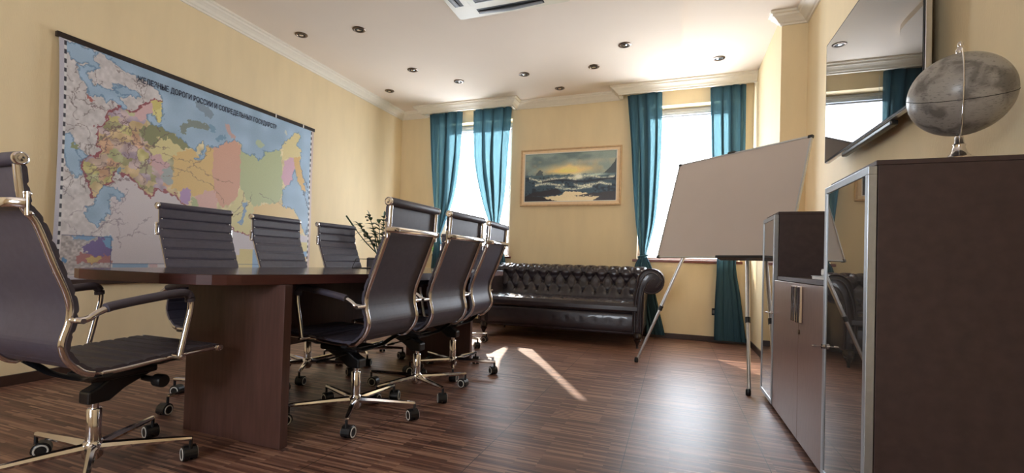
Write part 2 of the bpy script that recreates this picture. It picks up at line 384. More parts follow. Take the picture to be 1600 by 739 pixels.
# blind cord in front of the right-hand window
b = NB(); px = onY(1038, 143, 5.99)
tube(b, [(px[0], 6.0, 2.9), (px[0]+0.002, 6.0, 2.3), (px[0], 6.0, 1.75)], 0.0022, 6); lathe(b, [(0.003, 1.70), (0.006, 1.71), (0.006, 1.75), (0.002, 1.765)], 8, (px[0], 6.0, 0))
tag(obj('blind_cord', b, MT['white'], smooth=True), 'thin blind cord hanging in the window behind the whiteboard', 'cord')
# wall socket
p = onY(1115, 487, YW)
so = thing('wall_socket', (p[0], YW, p[2]), 'small dark wall socket low on the window wall beside the curtain', 'socket')
b = NB(); box(b, -0.02, 0.02, -0.012, 0, -0.04, 0.04); obj('faceplate', b, MT['dark'], so, bevel=0.004)
b = NB(); box(b, -0.011, 0.011, -0.016, -0.011, -0.02, 0.02); obj('insert', b, MT['grille'], so, bevel=0.002)

# ------------------------------------------------------------------ conference table
TX0, TX1 = -2.84, -1.45
table = thing('conference_table', (-1.885, 2.7, 0), 'long dark brown boat-shaped conference table on slab legs', 'table')
def loc(pts, o): return [(x-o[0], y-o[1]) for x, y in pts]
right = [(-1.95, 1.315), (-1.74, 1.385), (-1.63, 1.60), (-1.52, 1.98), (-1.455, 2.4), (-1.43, 2.9), (-1.45, 3.5), (-1.49, 4.08), (-1.51, 4.26), (-1.56, 4.33)]
right = [p[:2] for p in smooth_path(right, 4)]
left = [(-2.45, 4.33), (-2.53, 4.26), (-2.56, 4.08), (-2.59, 3.5), (-2.60, 2.9), (-2.60, 2.0), (-2.59, 1.45), (-2.56, 1.34), (-2.45, 1.30)]
outline = loc(right+left, (-1.885, 2.7))
b = NB(); prism(b, outline, 0.7635, 0.765); obj('tabletop_surface', b, MT['tabletop'], table)
b = NB(); prism(b, outline, 0.7205, 0.7634); obj('tabletop_edge', b, MT['tableedge'], table, bevel=0.002, label='reddish mahogany edge band of the tabletop')
b = NB(); box(b, -2.19+1.885, -1.587+1.885, 1.62-2.7, 1.665-2.7, 0, 0.720); obj('leg_panel', b, MT['panel'], table, bevel=0.002)
b = NB(); box(b, -2.19+1.885, -1.575+1.885, 3.665-2.7, 3.71-2.7, 0, 0.720); obj('leg_panel', b, MT['panel'], table, bevel=0.002)
b = NB(); box(b, -0.09, -0.065, 1.666-2.7, 3.664-2.7, 0.36, 0.720); obj('modesty_panel', b, MT['panel'], table, bevel=0.002)

# ------------------------------------------------------------------ office chairs
PR = {'top': (-.337, 1.118), 'cross': (-.329, .985), 'bend': (-.310, .925), 'mid': (-.262, .80), 'kn': (-.219, .69), 'armj': (-.213, .617), 'rear': (-.231, .53), 'low': (-.195, .462), 'bot': (-.115, .424), 'armb': (.128, .436), 'front': (.335, .442)}
W = 0.222; WA = W+0.045
def ribbed(prof, wd, thick, rib, n_rib, off=0.011):
    """leather sling: profile in yz swept across x; front side quilted"""
    b = NB(); P = [np.array(p) for p in prof]; L = [0.]
    for i in range(1, len(P)): L.append(L[-1]+np.linalg.norm(P[i]-P[i-1]))
    N = int(L[-1]/0.006); fr = []; bk = []
    for k in range(N+1):
        s = L[-1]*k/N; i = max(j for j in range(len(L)) if L[j] <= s+1e-9); i = min(i, len(L)-2)
        t = (s-L[i])/(L[i+1]-L[i]); p = P[i]*(1-t)+P[i+1]*t
        i0, i1 = max(i-1, 0), min(i+2, len(P)-1); d = P[i1]-P[i0]; d /= np.linalg.norm(d)
        nrm = np.array([-d[1], d[0]])          # towards the sitter
        ph = (s/L[-1]*n_rib) % 1.0; q = min(ph, 1-ph)*2
        h = rib*(1-math.exp(-(q*5.5)**2)) - rib
        fr.append(p+nrm*(off+thick*0.5+h)); bk.append(p+nrm*(off-thick*0.5))
    xs = [-wd, -wd+0.012, -wd*0.5, 0, wd*0.5, wd-0.012, wd]
    def row(p, q=1): return [b.verts.new((x, p[0], p[1])) for x in xs]
    A = [row(p) for p in fr]; B = [row(p) for p in bk]
    for G, fl in ((A, 0), (B, 1)):
        for i in range(len(G)-1):
            for j in range(len(xs)-1):
                b.faces.new((G[i][j], G[i][j+1], G[i+1][j+1], G[i+1][j]))
    for i in range(len(A)-1):
        b.faces.new((A[i][0], B[i][0], B[i+1][0], A[i+1][0])); b.faces.new((A[i][-1], B[i][-1], B[i+1][-1], A[i+1][-1]))
    for j in range(len(xs)-1):
        b.faces.new((A[0][j], B[0][j], B[0][j+1], A[0][j+1])); b.faces.new((A[-1][j], B[-1][j], B[-1][j+1], A[-1][j+1]))
    return b
def castor(parent, x, y, a, spin):
    """dual wheel castor at (x, y)"""
    c = bpy.data.objects.new('castor', None)
    b = NB(); ox, oy = 0.018*math.cos(spin), 0.018*math.sin(spin)
    lathe(b, [(0.007, 0.052), (0.007, 0.092)], 10, (x, y, 0))
    # hood
    ax = Vector((-math.sin(spin), math.cos(spin), 0)); fw = Vector((math.cos(spin), math.sin(spin), 0)); cc_ = Vector((x+ox, y+oy, 0.029))
    hood = []
    for s in (-1, 1):
        ring = [b.verts.new(cc_+ax*s*0.0225+fw*math.cos(t)*0.033+Vector((0, 0, 1))*math.sin(t)*0.033) for t in [math.radians(v) for v in range(-20, 201, 20)]]
        hood.append(ring)
    for i in range(len(hood[0])-1): b.faces.new((hood[0][i], hood[0][i+1], hood[1][i+1], hood[1][i]))
    b.faces.new(hood[0]); b.faces.new(hood[1][::-1]); b.faces.new((hood[0][0], hood[0][-1], hood[1][-1], hood[1][0]))
    for s in (-1, 1):
        n = 18
        for (r0, h0, r1, h1) in ((0.029, 0.006, 0.029, 0.024), (0.029, 0.024, 0.024, 0.027), (0.019, 0.0275, 0.0, 0.0275)):
            q0 = [b.verts.new(cc_+ax*s*h0+(fw*math.cos(2*math.pi*k/n)+Vector((0, 0, 1))*math.sin(2*math.pi*k/n))*r0) for k in range(n)]
            if r1 == 0: b.faces.new(q0); continue
            q1 = [b.verts.new(cc_+ax*s*h1+(fw*math.cos(2*math.pi*k/n)+Vector((0, 0, 1))*math.sin(2*math.pi*k/n))*r1) for k in range(n)]
            for k in range(n): b.faces.new((q0[k], q0[(k+1) % n], q1[(k+1) % n], q1[k]))
    o = obj('castor', b, MT['plastic'], parent)
    for s in (-1, 1):
        b = NB(); n = 20
        r = [[b.verts.new(cc_+ax*s*h+(fw*math.cos(2*math.pi*k/n)+Vector((0, 0, 1))*math.sin(2*math.pi*k/n))*q) for k in range(n)] for q, h in ((0.0255, 0.0265), (0.0245, 0.0285), (0.0205, 0.0285), (0.0185, 0.0265))]
        for i in range(3):
            for k in range(n): b.faces.new((r[i][k], r[i][(k+1) % n], r[i+1][(k+1) % n], r[i+1][k]))
        obj('wheel_ring', b, MT['rubber'], o, label='pale grey ring of the castor wheel')
    return o
def make_chair(label, group, star, top_dy=0., w=W):
    P = dict(PR); P['top'] = (PR['top'][0]+top_dy, PR['top'][1]); P['cross'] = (PR['cross'][0]+top_dy*0.6, PR['cross'][1])
    t = thing('office_chair', (0, 0, 0), label, 'chair', group=group)
    wa = w+0.045
    rail = smooth_path([P[k] for k in ('top', 'cross', 'bend', 'mid', 'kn', 'armj', 'rear', 'low', 'bot', 'armb', 'front')], 6)
    for s in (-1, 1):
        b = NB(); tube(b, [(s*(w-0.010), y, z) for y, z in rail], 0.0105, 12, r2=0.0135, hint=Vector((0, 1, 0.4)))
        obj('side_rail', b, MT['chrome'], t, smooth=True)
    # back and seat slings
    i_lo = 7*6
    back = rail[1:i_lo+1]; seat = rail[i_lo:-1]
    obj('backrest', ribbed(back, w+0.001, 0.013, 0.006, 11), MT['leather'], t)
    sp = [(y, z) for y, z in seat]
    sb_ = ribbed(sp, w-0.001, 0.015, 0.005, 9)
    obj('seat', sb_, MT['leather'], t)
    for nm, (y, z), r in (('top_roll', P['top'], 0.021), ('front_roll', P['front'], 0.015)):
        b = NB(); lathe(b, [(r*0.92, -w-0.002), (r, -w+0.004), (r, w-0.004), (r*0.92, w+0.002)], 20, (0, y, z), 'x'); o = obj(nm, b, MT['leather'], t, smooth=True)
        for s in (-1, 1):
            b = NB()
            pr = [(r*0.98, w+0.001), (r*0.98, w+0.011), (r*0.80, w+0.014), (r*0.70, w+0.011), (r*0.45, w+0.011), (r*0.38, w+0.014), (0.001, w+0.015)]
            lathe(b, [(q, s*h) for q, h in pr], 20, (0, y, z), 'x')
            obj('end_cap', b, MT['chrome'], o, smooth=True)
    # chrome handle bar behind the upper back
    y, z = P['cross']
    b = NB(); tube(b, [(-w-0.012, y-0.004, z), (-w+0.012, y-0.030, z+0.001), (-w+0.05, y-0.036, z), (w-0.05, y-0.036, z), (w-0.012, y-0.030, z+0.001), (w+0.012, y-0.004, z)], 0.005, 8, r2=0.0145)
    for s in (-1, 1):
        for dz in (-0.03, 0.03): lathe(b, [(0.008, s*(w+0.002)), (0.008, s*(w+0.014)), (0.004, s*(w+0.017))], 10, (0, y+0.004-dz*0.1, z+dz), 'x')
        tube(b, [(s*(w+0.009), y, z-0.036), (s*(w+0.009), y-0.002, z+0.036)], 0.005, 8, r2=0.011)
    obj('handle_bar', b, MT['chrome'], t, smooth=True)
    # arms
    for s in (-1, 1):
        path = smooth_path([(s*wa, .128, .445), (s*wa, .150, .55), (s*wa, .166, .63), (s*wa, .160, .672), (s*wa, .128, .686), (s*wa, 0, .672), (s*wa, -.12, .655), (s*wa, -.165, .640), (s*wa, -.195, .622), (s*(w+.022), -.212, .617)], 5)
        b = NB(); tube(b, path, 0.0115, 10, hint=Vector((1, 0, 0)))
        lathe(b, [(0.010, s*(w-0.005)), (0.010, s*(wa+0.012)), (0.006, s*(wa+0.016))], 12, (0, .128, .440), 'x')
        lathe(b, [(0.009, s*(w-0.005)), (0.009, s*(wa+0.014))], 12, (0, -.212, .617), 'x')
        o = obj('armrest', b, MT['chrome'], t, smooth=True)
        pad = smooth_path([(s*wa, .163, .655), (s*wa, .157, .679), (s*wa, .126, .692), (s*wa, 0, .678), (s*wa, -.11, .661), (s*wa, -.14, .654)], 5)
        b = NB(); tube(b, pad, 0.019, 12, r2=0.0165); obj('arm_pad', b, MT['leather'], o, smooth=True)
    # under-seat bars, mechanism, diagonal arm
    for y0 in (0.16, -0.10):
        b = NB(); z0 = 0.424 if y0 > 0 else 0.414
        tube(b, smooth_path([(-w-0.004, y0, z0), (-w+0.06, y0, z0-0.012), (-0.09, y0+0.01, z0-0.035), (0.09, y0+0.01, z0-0.035), (w-0.06, y0, z0-0.012), (w+0.004, y0, z0)], 4), 0.020, 8, r2=0.006)
        o = obj('seat_crossbar', b, MT['plastic'], t, smooth=True)
    b = NB(); box(b, -0.075, 0.075, -0.06, 0.19, 0.352, 0.384); obj('tilt_plate', b, MT['plastic'], t, bevel=0.01)
    b = NB()
    prism(b, [(-0.040, 0.262), (0.035, 0.262), (0.09, 0.30), (0.20, 0.345), (0.20, 0.372), (0.06, 0.372), (-0.005, 0.325), (-0.040, 0.31)], -0.032, 0.032, 'yz'); obj('tilt_arm', b, MT['plastic'], t, bevel=0.008)
    b = NB(); lathe(b, [(0.012, 0.0), (0.012, 0.075), (0.026, 0.08), (0.026, 0.12), (0.022, 0.125)], 16, (0.03, 0.16, 0.325), 'x'); obj('tension_knob', b, MT['plastic'], t, smooth=True)
    b = NB(); tube(b, [(-0.03, 0.04, 0.335), (-0.10, 0.05, 0.330), (-0.17, 0.06, 0.325)], 0.005, 8); tube(b, [(-0.16, 0.06, 0.326), (-0.185, 0.062, 0.324), (-0.225, 0.066, 0.322)], [0.006, 0.013, 0.006], 8, r2=0.004)
    obj('height_lever', b, MT['plastic'], t, smooth=True)
    b = NB(); lathe(b, [(0.0135, 0.235), (0.0135, 0.268)], 16); lathe(b, [(0.024, 0.10), (0.025, 0.105), (0.025, 0.236), (0.021, 0.241)], 20); obj('gas_column', b, MT['chrome'], t, smooth=True)
    b = NB(); lathe(b, [(0.022, 0.045), (0.032, 0.055), (0.034, 0.075), (0.036, 0.105), (0.030, 0.115)], 20)
    RR = 0.335
    for k in range(5):
        a = math.radians(star+72*k); d = Vector((math.cos(a), math.sin(a), 0))
        tube(b, [d*0.02+Vector((0, 0, 0.092)), d*0.12+Vector((0, 0, 0.094)), d*(RR-0.012)+Vector((0, 0, 0.094)), d*RR+Vector((0, 0, 0.094))], [0.019, 0.016, 0.0105, 0.007], 8, hint=Vector((0, 0, 1)))
    obj('star_base', b, MT['chrome'], t, smooth=True)
    for k in range(5):
        a = math.radians(star+72*k); castor(t, RR*math.cos(a)*0.985, RR*math.sin(a)*0.985, a, a+random.uniform(0, 6.28))
    return t
CG = 'high-backed black and chrome office chairs around the conference table'
# first chair at the near head of the table
c1 = make_chair('black and chrome office chair at the near end of the table, nearest the camera', CG, 39, -0.03, 0.235)
c1.location = (-2.074, 1.172, 0); c1.rotation_euler.z = math.radians(0.6)
proto = make_chair('nearest of the three black office chairs on the sofa side, seen from behind', CG, 12.2-88)
R_ = math.radians
spots = [((-1.575+.0, 2.13), 88.0, None, 0),
         ((-1.535, 2.71), 86.5, 'middle of the three black office chairs on the sofa side, seen from behind', 1),
         ((-1.565, 3.31), 93.0, 'farthest of the three black office chairs on the sofa side, closest to the window', 2),
         ((-2.44, 2.06), -94.5, 'ribbed black office chair on the map side, leftmost of the three', 3),
         ((-2.45, 2.735), -90.0, 'ribbed black office chair on the map side, middle of the three', 4),
         ((-2.43, 3.375), -93.0, 'ribbed black office chair on the map side of the table, beside the potted plant', 5),
         ((-2.05, 4.42), 200.0, 'black office chair at the far head of the table, mostly hidden behind the other chairs', 6)]
for (xy, th, lb, k) in spots:
    if lb is None: o = proto
    else:
        o = copy_tree(proto); o['label'] = lb
        # each star base stands at its own swivel angle
        sw = {1: 40, 2: 8.1, 3: 50.4, 4: 15.9, 5: 23.2, 6: 45.2}[k]-th-(12.2-88)
        for ch in children(o):
            if ch.name.split('.')[0] in ('star_base', 'castor'): ch.rotation_euler.z = R_(sw)
    o.location = (xy[0], xy[1], 0); o.rotation_euler.z = R_(th)

# ------------------------------------------------------------------ chesterfield sofa
SX0, SX1, SY0, SY1 = -2.275, -0.085, 5.07, 5.97
sofa = thing('chesterfield_sofa', ((SX0+SX1)/2, 5.5, 0), 'black buttoned leather chesterfield sofa under the seascape painting', 'sofa')
ox, oy = (SX0+SX1)/2, 5.5; HX = (SX1-SX0)/2
def grid_obj(name, fn, nu, nv, mat, parent, thick=0.0, label=None):
    b = NB(); G = [[b.verts.new(fn(i/nu, j/nv)) for j in range(nv+1)] for i in range(nu+1)]
    for i in range(nu):
        for j in range(nv): b.faces.new((G[i][j], G[i+1][j], G[i+1][j+1], G[i][j+1]))
    o = obj(name, b, mat, parent, label=label)
    for p in o.data.polygons: p.use_smooth = True
    if thick:
        m = o.modifiers.new('thickness', 'SOLIDIFY'); m.thickness = thick; m.offset = 0
    return o
AW = 0.22   # arm width
b = NB(); box(b, -HX+0.21, HX-0.21, SY0+0.035-oy, SY1-0.06-oy, 0.13, 0.36); obj('base_frame', b, MT['sofa'], sofa, bevel=0.02)
# buttoned front rail
def rail_fn(u, v):
    x = -HX+0.24+(2*HX-0.48)*u; z = 0.155+0.20*v
    bul = 0.020*math.sin(math.pi*min(max(v, 0), 1))**0.5
    k = (x+HX)/0.15; dx = (k-round(k))*0.15; dz = z-0.265
    bul -= 0.003*math.exp(-(dx*dx+dz*dz)/0.0007)
    return (x, SY0+0.03-bul-oy, z)
grid_obj('front_rail', rail_fn, 180, 20, MT['sofa'], sofa)
# seat: overhanging tufted slab
def seat_fn(u, v):
    x = -HX+0.25+(2*HX-0.50)*u
    prof = [(SY0+0.045, 0.355), (SY0+0.010, 0.362), (SY0-0.008, 0.385), (SY0-0.006, 0.425), (SY0+0.015, 0.458), (SY0+0.07, 0.475), (SY0+0.25, 0.482), (SY0+0.50, 0.478), (SY0+0.68, 0.470)]
    t = v*(len(prof)-1); i = min(int(t), len(prof)-2); t -= i
    y = prof[i][0]*(1-t)+prof[i+1][0]*t; z = prof[i][1]*(1-t)+prof[i+1][1]*t
    if y > SY0+0.03 and z > 0.44:
        k = (x+HX)/0.13; row = round((y-SY0-0.10)/0.12); k2 = k-(0.5 if row % 2 else 0)
        dx = (k2-round(k2))*0.13; dy = y-SY0-0.10-row*0.12
        z -= 0.018*math.exp(-(dx*dx+dy*dy)/0.0008)+0.006*math.exp(-(abs(abs(dx)-abs(dy)*0.54))**2/0.00012)
    return (x, y-oy, z)
grid_obj('seat_cushion', seat_fn, 260, 72, MT['sofa'], sofa)
# buttoned, rolled back
BP = smooth_path([(5.62, 0.46), (5.66, 0.54), (5.69, 0.63), (5.70, 0.70), (5.69, 0.75), (5.71, 0.795), (5.76, 0.822), (5.83, 0.825), (5.89, 0.80), (5.92, 0.75), (5.91, 0.70), (5.92, 0.4), (5.92, 0.14)], 6)
def back_fn(u, v):
    x = -HX+0.20+(2*HX-0.40)*u; t = v*(len(BP)-1); i = min(int(t), len(BP)-2); f = t-i
    p = np.array(BP[i])*(1-f)+np.array(BP[i+1])*f; d = np.array(BP[min(i+1, len(BP)-1)])-np.array(BP[max(i-1, 0)]); d /= np.linalg.norm(d)
    n = np.array([-d[1], d[0]]); s = t/6   # control index
    disp = 0.
    if s < 8:
        L = p[1] if s < 5 else 0.80+(p[0]-5.71)
        best = 0
        for row, rz in enumerate((0.535, 0.635, 0.735, 0.835)):
            k = (x+HX)/0.142-(0.5 if row % 2 else 0); dx = (k-round(k))*0.142; dz = L-rz
            best = max(best, math.exp(-(dx*dx+dz*dz)/0.00085))
            if 0 <= dz < 0.1:
                fold = abs(abs(dx)-dz*0.71); disp -= 0.007*math.exp(-fold*fold/0.00012)
        disp -= 0.019*best
        if s > 4.4:
            k = (x+HX)/0.142; dx = (k-round(k))*0.142; disp -= 0.009*math.exp(-dx*dx/0.0003)
        disp += 0.014
    return (x, p[0]+n[0]*disp-oy, p[1]+n[1]*disp)
grid_obj('backrest', back_fn, 330, 100, MT['sofa'], sofa)
b = NB()
for row, rz in enumerate((0.535, 0.635, 0.735)):
    k0 = 0
    for k in range(1, 16):
        x = -HX+(k+(0.5 if row % 2 else 0))*0.142
        if abs(x) > HX-0.28: continue
        bmesh.ops.create_icosphere(b, subdivisions=1, radius=0.009, matrix=Matrix.Translation((x, 5.685-oy+(0.0 if row else -0.03), rz)))
bt = obj('upholstery_buttons', b, MT['sofa'], sofa, smooth=True); bt['kind'] = 'stuff'
# rolled arms: scroll profile in xz extruded along y
def arm_profile(s):
    pts = []
    xc, zc, r = HX-0.125, 0.695, 0.125
    inner = [(HX-0.290, 0.16), (HX-0.288, 0.35), (HX-0.280, 0.50), (HX-0.262, 0.62)]
    arc = [(xc+r*math.cos(math.radians(a)), zc+r*math.sin(math.radians(a))) for a in range(165, -131, -15)]
    outer = [(HX-0.185, 0.56), (HX-0.192, 0.48), (HX-0.195, 0.35), (HX-0.195, 0.16)]
    return [(s*x, z) for x, z in inner+arc+outer]
for s in (-1, 1):
    ap = arm_profile(s)
    b = NB(); prism(b, ap, SY0+0.012-oy, 5.885-oy, 'xz'); am = obj('arm', b, MT['sofa'], sofa, smooth=True, bevel=0.012)
    # front face piping and nails following the scroll
    cx_ = s*(HX-0.19)
    b = NB(); edge = [(x, SY0+0.004-oy, z) for x, z in ap]; tube(b, edge, 0.008, 8, hint=Vector((0, 1, 0)))
    inner_l = smooth_path([(s*(HX-0.272), SY0-oy, 0.17), (s*(HX-0.268), SY0-oy, 0.45), (s*(HX-0.245), SY0-oy, 0.62), (s*(HX-0.190), SY0-oy, 0.745), (s*(HX-0.105), SY0-oy, 0.782), (s*(HX-0.038), SY0-oy, 0.715), (s*(HX-0.075), SY0-oy, 0.635)], 5)
    inner_r = smooth_path([(s*(HX-0.212), SY0-oy, 0.17), (s*(HX-0.212), SY0-oy, 0.45), (s*(HX-0.200), SY0-oy, 0.58), (s*(HX-0.155), SY0-oy, 0.69), (s*(HX-0.100), SY0-oy, 0.72)], 5)
    tube(b, inner_l, 0.006, 6, hint=Vector((0, 1, 0))); tube(b, inner_r, 0.006, 6, hint=Vector((0, 1, 0)))
    obj('piping', b, MT['sofa'], am, smooth=True)
    b = NB()
    for path in (inner_l, inner_r):
        P_ = [Vector(p) for p in path]; acc = 0.
        for i in range(len(P_)-1):
            seg = (P_[i+1]-P_[i]).length
            while acc < seg:
                q = P_[i].lerp(P_[i+1], acc/seg); bmesh.ops.create_icosphere(b, subdivisions=1, radius=0.0042, matrix=Matrix.Translation(q+Vector((s*(0.014 if path is inner_r else -0.0)+ (0.013*s if path is inner_l else 0), 0.004, 0)))); acc += 0.016
            acc -= seg
    nl = obj('nailheads', b, MT['nail'], am, smooth=True); nl['kind'] = 'stuff'
    for y in (SY0+0.045, SY1-0.12):
        b = NB(); lathe(b, [(0.014, 0.0), (0.010, 0.012), (0.014, 0.035), (0.026, 0.065), (0.040, 0.088), (0.028, 0.098), (0.040, 0.106), (0.044, 0.120), (0.040, 0.135), (0.03, 0.158)], 20, (s*(HX-0.243), y-oy, 0))
        obj('leg', b, MT['darkwood'], sofa, smooth=True)

# ------------------------------------------------------------------ curtains
def curtain(name, label, rows, Y, nf, amp, seed, top_hold=1.0, tie=None):
    """rows: (z, xl, xr, fold depth scale)"""
    r = random.Random(seed); ph = [r.uniform(-0.6, 0.6) for _ in range(8)]; am = [r.uniform(0.6, 1.2) for _ in range(40)]
    rows = sorted(rows, key=lambda q: -q[0]); zs = [q[0] for q in rows]
    sm = smooth_path([(q[1], q[2], q[3], q[0]) for q in rows], 10)
    nu, nv = nf*14, 150
    b = NB(); G = []
    z_hi, z_lo = zs[0], zs[-1]; zz = np.array([q[3] for q in sm])[::-1]; A = np.array([q[0] for q in sm])[::-1]; B = np.array([q[1] for q in sm])[::-1]; C = np.array([q[2] for q in sm])[::-1]
    for j in range(nv+1):
        z = z_hi+(z_lo-z_hi)*j/nv; xl, xr, k = np.interp(z, zz, A), np.interp(z, zz, B), np.interp(z, zz, C); row = []
        for i in range(nu+1):
            s = i/nu; g = s+0.012*math.sin(9*s+z*1.3+ph[0]); th = 2*math.pi*nf*g
            a = am[int(s*nf) % 40]*amp*k
            y = Y+a*math.sin(th+ph[1])+0.35*a*math.sin(2.3*th+z*0.8+ph[2])+0.004*math.sin(31*s+z*5)
            x = xl+(xr-xl)*s+1.75*a*min(1, (xr-xl)/0.42)*math.cos(th+ph[1])*min(1, 6*s, 6*(1-s))
            row.append(b.verts.new((x-(rows[0][1]+rows[0][2])/2, y-Y, z)))
        G.append(row)
    for j in range(nv):
        for i in range(nu): b.faces.new((G[j][i], G[j][i+1], G[j+1][i+1], G[j+1][i]))
    xc = (rows[0][1]+rows[0][2])/2
    t = thing(name, (xc, Y, 0), label, 'curtain', group='sheer teal curtains at the two windows')
    o = obj('curtain_panel', b, MT['curtain'], t)
    for p in o.data.polygons: p.use_smooth = True
    b = NB(); box(b, rows[0][1]-xc-0.01, rows[0][2]-xc+0.01, -0.045, -0.030, z_hi-0.002, z_hi+0.02)
    obj('curtain_rail', b, MT['white'], t)
    if tie:
        zt, xa, xb, dep = tie; n = 28
        b = NB(); tube(b, [((xa+xb)/2-xc+(xb-xa)/2*1.1*math.cos(2*math.pi*k/n), dep*math.sin(2*math.pi*k/n), zt+0.012*math.cos(2*math.pi*k/n)) for k in range(n+1)], 0.011, 8)
        obj('tieback', b, MT['tie'], t, smooth=True)
    return t
YC = 5.965
def X(px, py): p = onY(px, py, YC); return p[2], p[0]
def rowp(pl, pr, k):
    zl, xl = X(*pl); zr, xr = X(*pr); return ((zl+zr)/2, xl, xr, k)
TOPZ = 2.925
lw_l = [(TOPZ, X(671, 177)[1], X(723, 175)[1], 0.8), rowp((673, 245), (719, 241), 0.9), rowp((676, 307), (709, 307), 0.9), rowp((680, 354), (693, 354), 0.8), rowp((681, 369), (688, 369), 0.6), rowp((677, 384), (690, 384), 0.8), rowp((672, 420), (690, 420), 1), (0.05, X(668, 420)[1]-0.02, X(696, 420)[1], 1)]
curtain('sheer_curtain', 'sheer teal curtain tied at the left side of the left window, nearest the map wall', lw_l, YC, 4, 0.034, 1, tie=(X(684, 369)[0], X(680, 369)[1], X(689, 369)[1], 0.045))
lw_r = [(TOPZ, X(739, 172)[1], X(799.5, 166)[1], 0.8), rowp((740, 241), (793, 250), 0.9), rowp((750, 303), (788, 307), 0.9), rowp((762, 343), (781, 347), 0.8), rowp((768, 366), (779, 366), 0.6), rowp((768, 385), (785, 385), 0.8), rowp((764, 420), (790, 420), 1), (0.06, X(762, 420)[1], X(792, 420)[1], 1)]
curtain('sheer_curtain', 'sheer teal curtain tied at the right side of the left window, beside the painting', lw_r, YC, 4, 0.034, 2, tie=(X(773, 366)[0], X(767, 366)[1], X(780, 366)[1], 0.045))
rw_l = [(TOPZ, X(980.5, 147)[1], X(1035, 145)[1], 0.8), rowp((986, 220), (1034, 220), 0.9), rowp((989, 283), (1030, 290), 0.9), rowp((993, 345), (1024, 345), 0.9), rowp((998, 385), (1014, 385), 0.7), rowp((999, 400), (1011, 400), 0.6), rowp((991, 419), (1019, 419), 0.9), rowp((996, 452), (1023, 452), 1), (0.045, X(1008, 520)[1], X(1039, 520)[1], 1)]
curtain('sheer_curtain', 'sheer teal curtain knotted at sill height between the painting and the right window', rw_l, YC, 4, 0.034, 3, tie=(X(1005, 400)[0], X(998, 400)[1], X(1012, 400)[1], 0.045))
rw_r = [(TOPZ, X(1110, 138)[1], X(1166, 133)[1], 0.9), rowp((1112, 250), (1164, 250), 0.9), rowp((1116, 340), (1160, 340), 0.9), rowp((1120, 408), (1150, 408), 0.9), rowp((1117, 470), (1158, 470), 1), (0.035, X(1115, 533)[1], X(1166, 535)[1], 1)]
curtain('sheer_curtain', 'sheer teal curtain hanging to the floor behind the whiteboard at the right window', rw_r, YC, 4, 0.034, 4)

# ------------------------------------------------------------------ printed surfaces (colour per vertex)
def inpoly(px, py, poly):
    c = np.zeros(px.shape, bool); n = len(poly)
    for i in range(n):
        x0, y0 = poly[i]; x1, y1 = poly[(i+1) % n]
        if y0 == y1: continue
        m = ((y0 > py) != (y1 > py)) & (px < (x1-x0)*(py-y0)/(y1-y0)+x0); c ^= m
    return c
def noise2(nx, ny, cells, seed):
    r = np.random.RandomState(seed); g = r.rand(cells+3, int(cells*1.5)+3)
    yy = np.linspace(0, cells, ny)[:, None]*np.ones((1, nx)); xx = np.linspace(0, cells*1.5, nx)[None, :]*np.ones((ny, 1))
    yi = yy.astype(int); xi = xx.astype(int); fy = yy-yi; fx = xx-xi; fy = fy*fy*(3-2*fy); fx = fx*fx*(3-2*fx)
    return (g[yi, xi]*(1-fx)*(1-fy)+g[yi, xi+1]*fx*(1-fy)+g[yi+1, xi]*(1-fx)*fy+g[yi+1, xi+1]*fx*fy)-0.5
def seg_dist(px, py, line, rad):
    d = np.full(px.shape, 9.)
    for i in range(len(line)-1):
        (x0, y0), (x1, y1) = line[i], line[i+1]; m = (px > min(x0, x1)-rad) & (px < max(x0, x1)+rad) & (py > min(y0, y1)-rad) & (py < max(y0, y1)+rad)
        if not m.any(): continue
        dx, dy = x1-x0, y1-y0; L = dx*dx+dy*dy+1e-9
        t = np.clip(((px[m]-x0)*dx+(py[m]-y0)*dy)/L, 0, 1); d[m] = np.minimum(d[m], np.hypot(px[m]-x0-t*dx, py[m]-y0-t*dy))
    return d
def printed(name, nx, ny, pos, rgb, mat, parent):
    """grid of nx x ny vertices; pos(i, j) -> point; rgb (ny, nx, 3) sRGB 0-255"""
    me = bpy.data.meshes.new(name)
    V = [pos(i, j) for j in range(ny) for i in range(nx)]
    Fc = [(j*nx+i, j*nx+i+1, (j+1)*nx+i+1, (j+1)*nx+i) for j in range(ny-1) for i in range(nx-1)]
    me.from_pydata(V, [], Fc); me.materials.append(mat)
    ca_ = me.color_attributes.new('print', 'FLOAT_COLOR', 'POINT')
    c = np.clip(rgb.reshape(-1, 3)/255, 0, 1); l = np.where(c <= 0.04045, c/12.92, ((c+0.055)/1.055)**2.4)
    ca_.data.foreach_set('color', np.concatenate([l, np.ones((len(l), 1))], 1).astype(np.float32).ravel())
    o = bpy.data.objects.new(name, me); col.objects.link(o); o.parent = parent
    return o

# ---- wall map.  Coordinates of the print: metres from the lower left corner (u right, v up)
MX = XL+0.022
MY0, MY1, MZ0, MZ1 = 1.835, 4.195, 0.64, 2.25
def mp(*pts):
    out = []
    for x, y in pts:
        p = onX(x, y, MX); out.append((p[1]-MY0, p[2]-MZ0))
    return out
nx, ny = 620, 420
uu = np.linspace(0, MY1-MY0, nx)[None, :]*np.ones((ny, 1)); vv = np.linspace(0, MZ1-MZ0, ny)[:, None]*np.ones((1, nx))
wob = 0.012; wu = uu+wob*(noise2(nx, ny, 60, 1)+noise2(nx, ny, 130, 2)*0.7)*2; wv = vv+wob*(noise2(nx, ny, 60, 3)+noise2(nx, ny, 130, 4)*0.7)*2
C = np.zeros((ny, nx, 3)); C[:] = (206, 200, 200)
C += (noise2(nx, ny, 22, 5)*22+noise2(nx, ny, 90, 6)*26)[..., None]
SEA = np.array((158, 184, 208.))
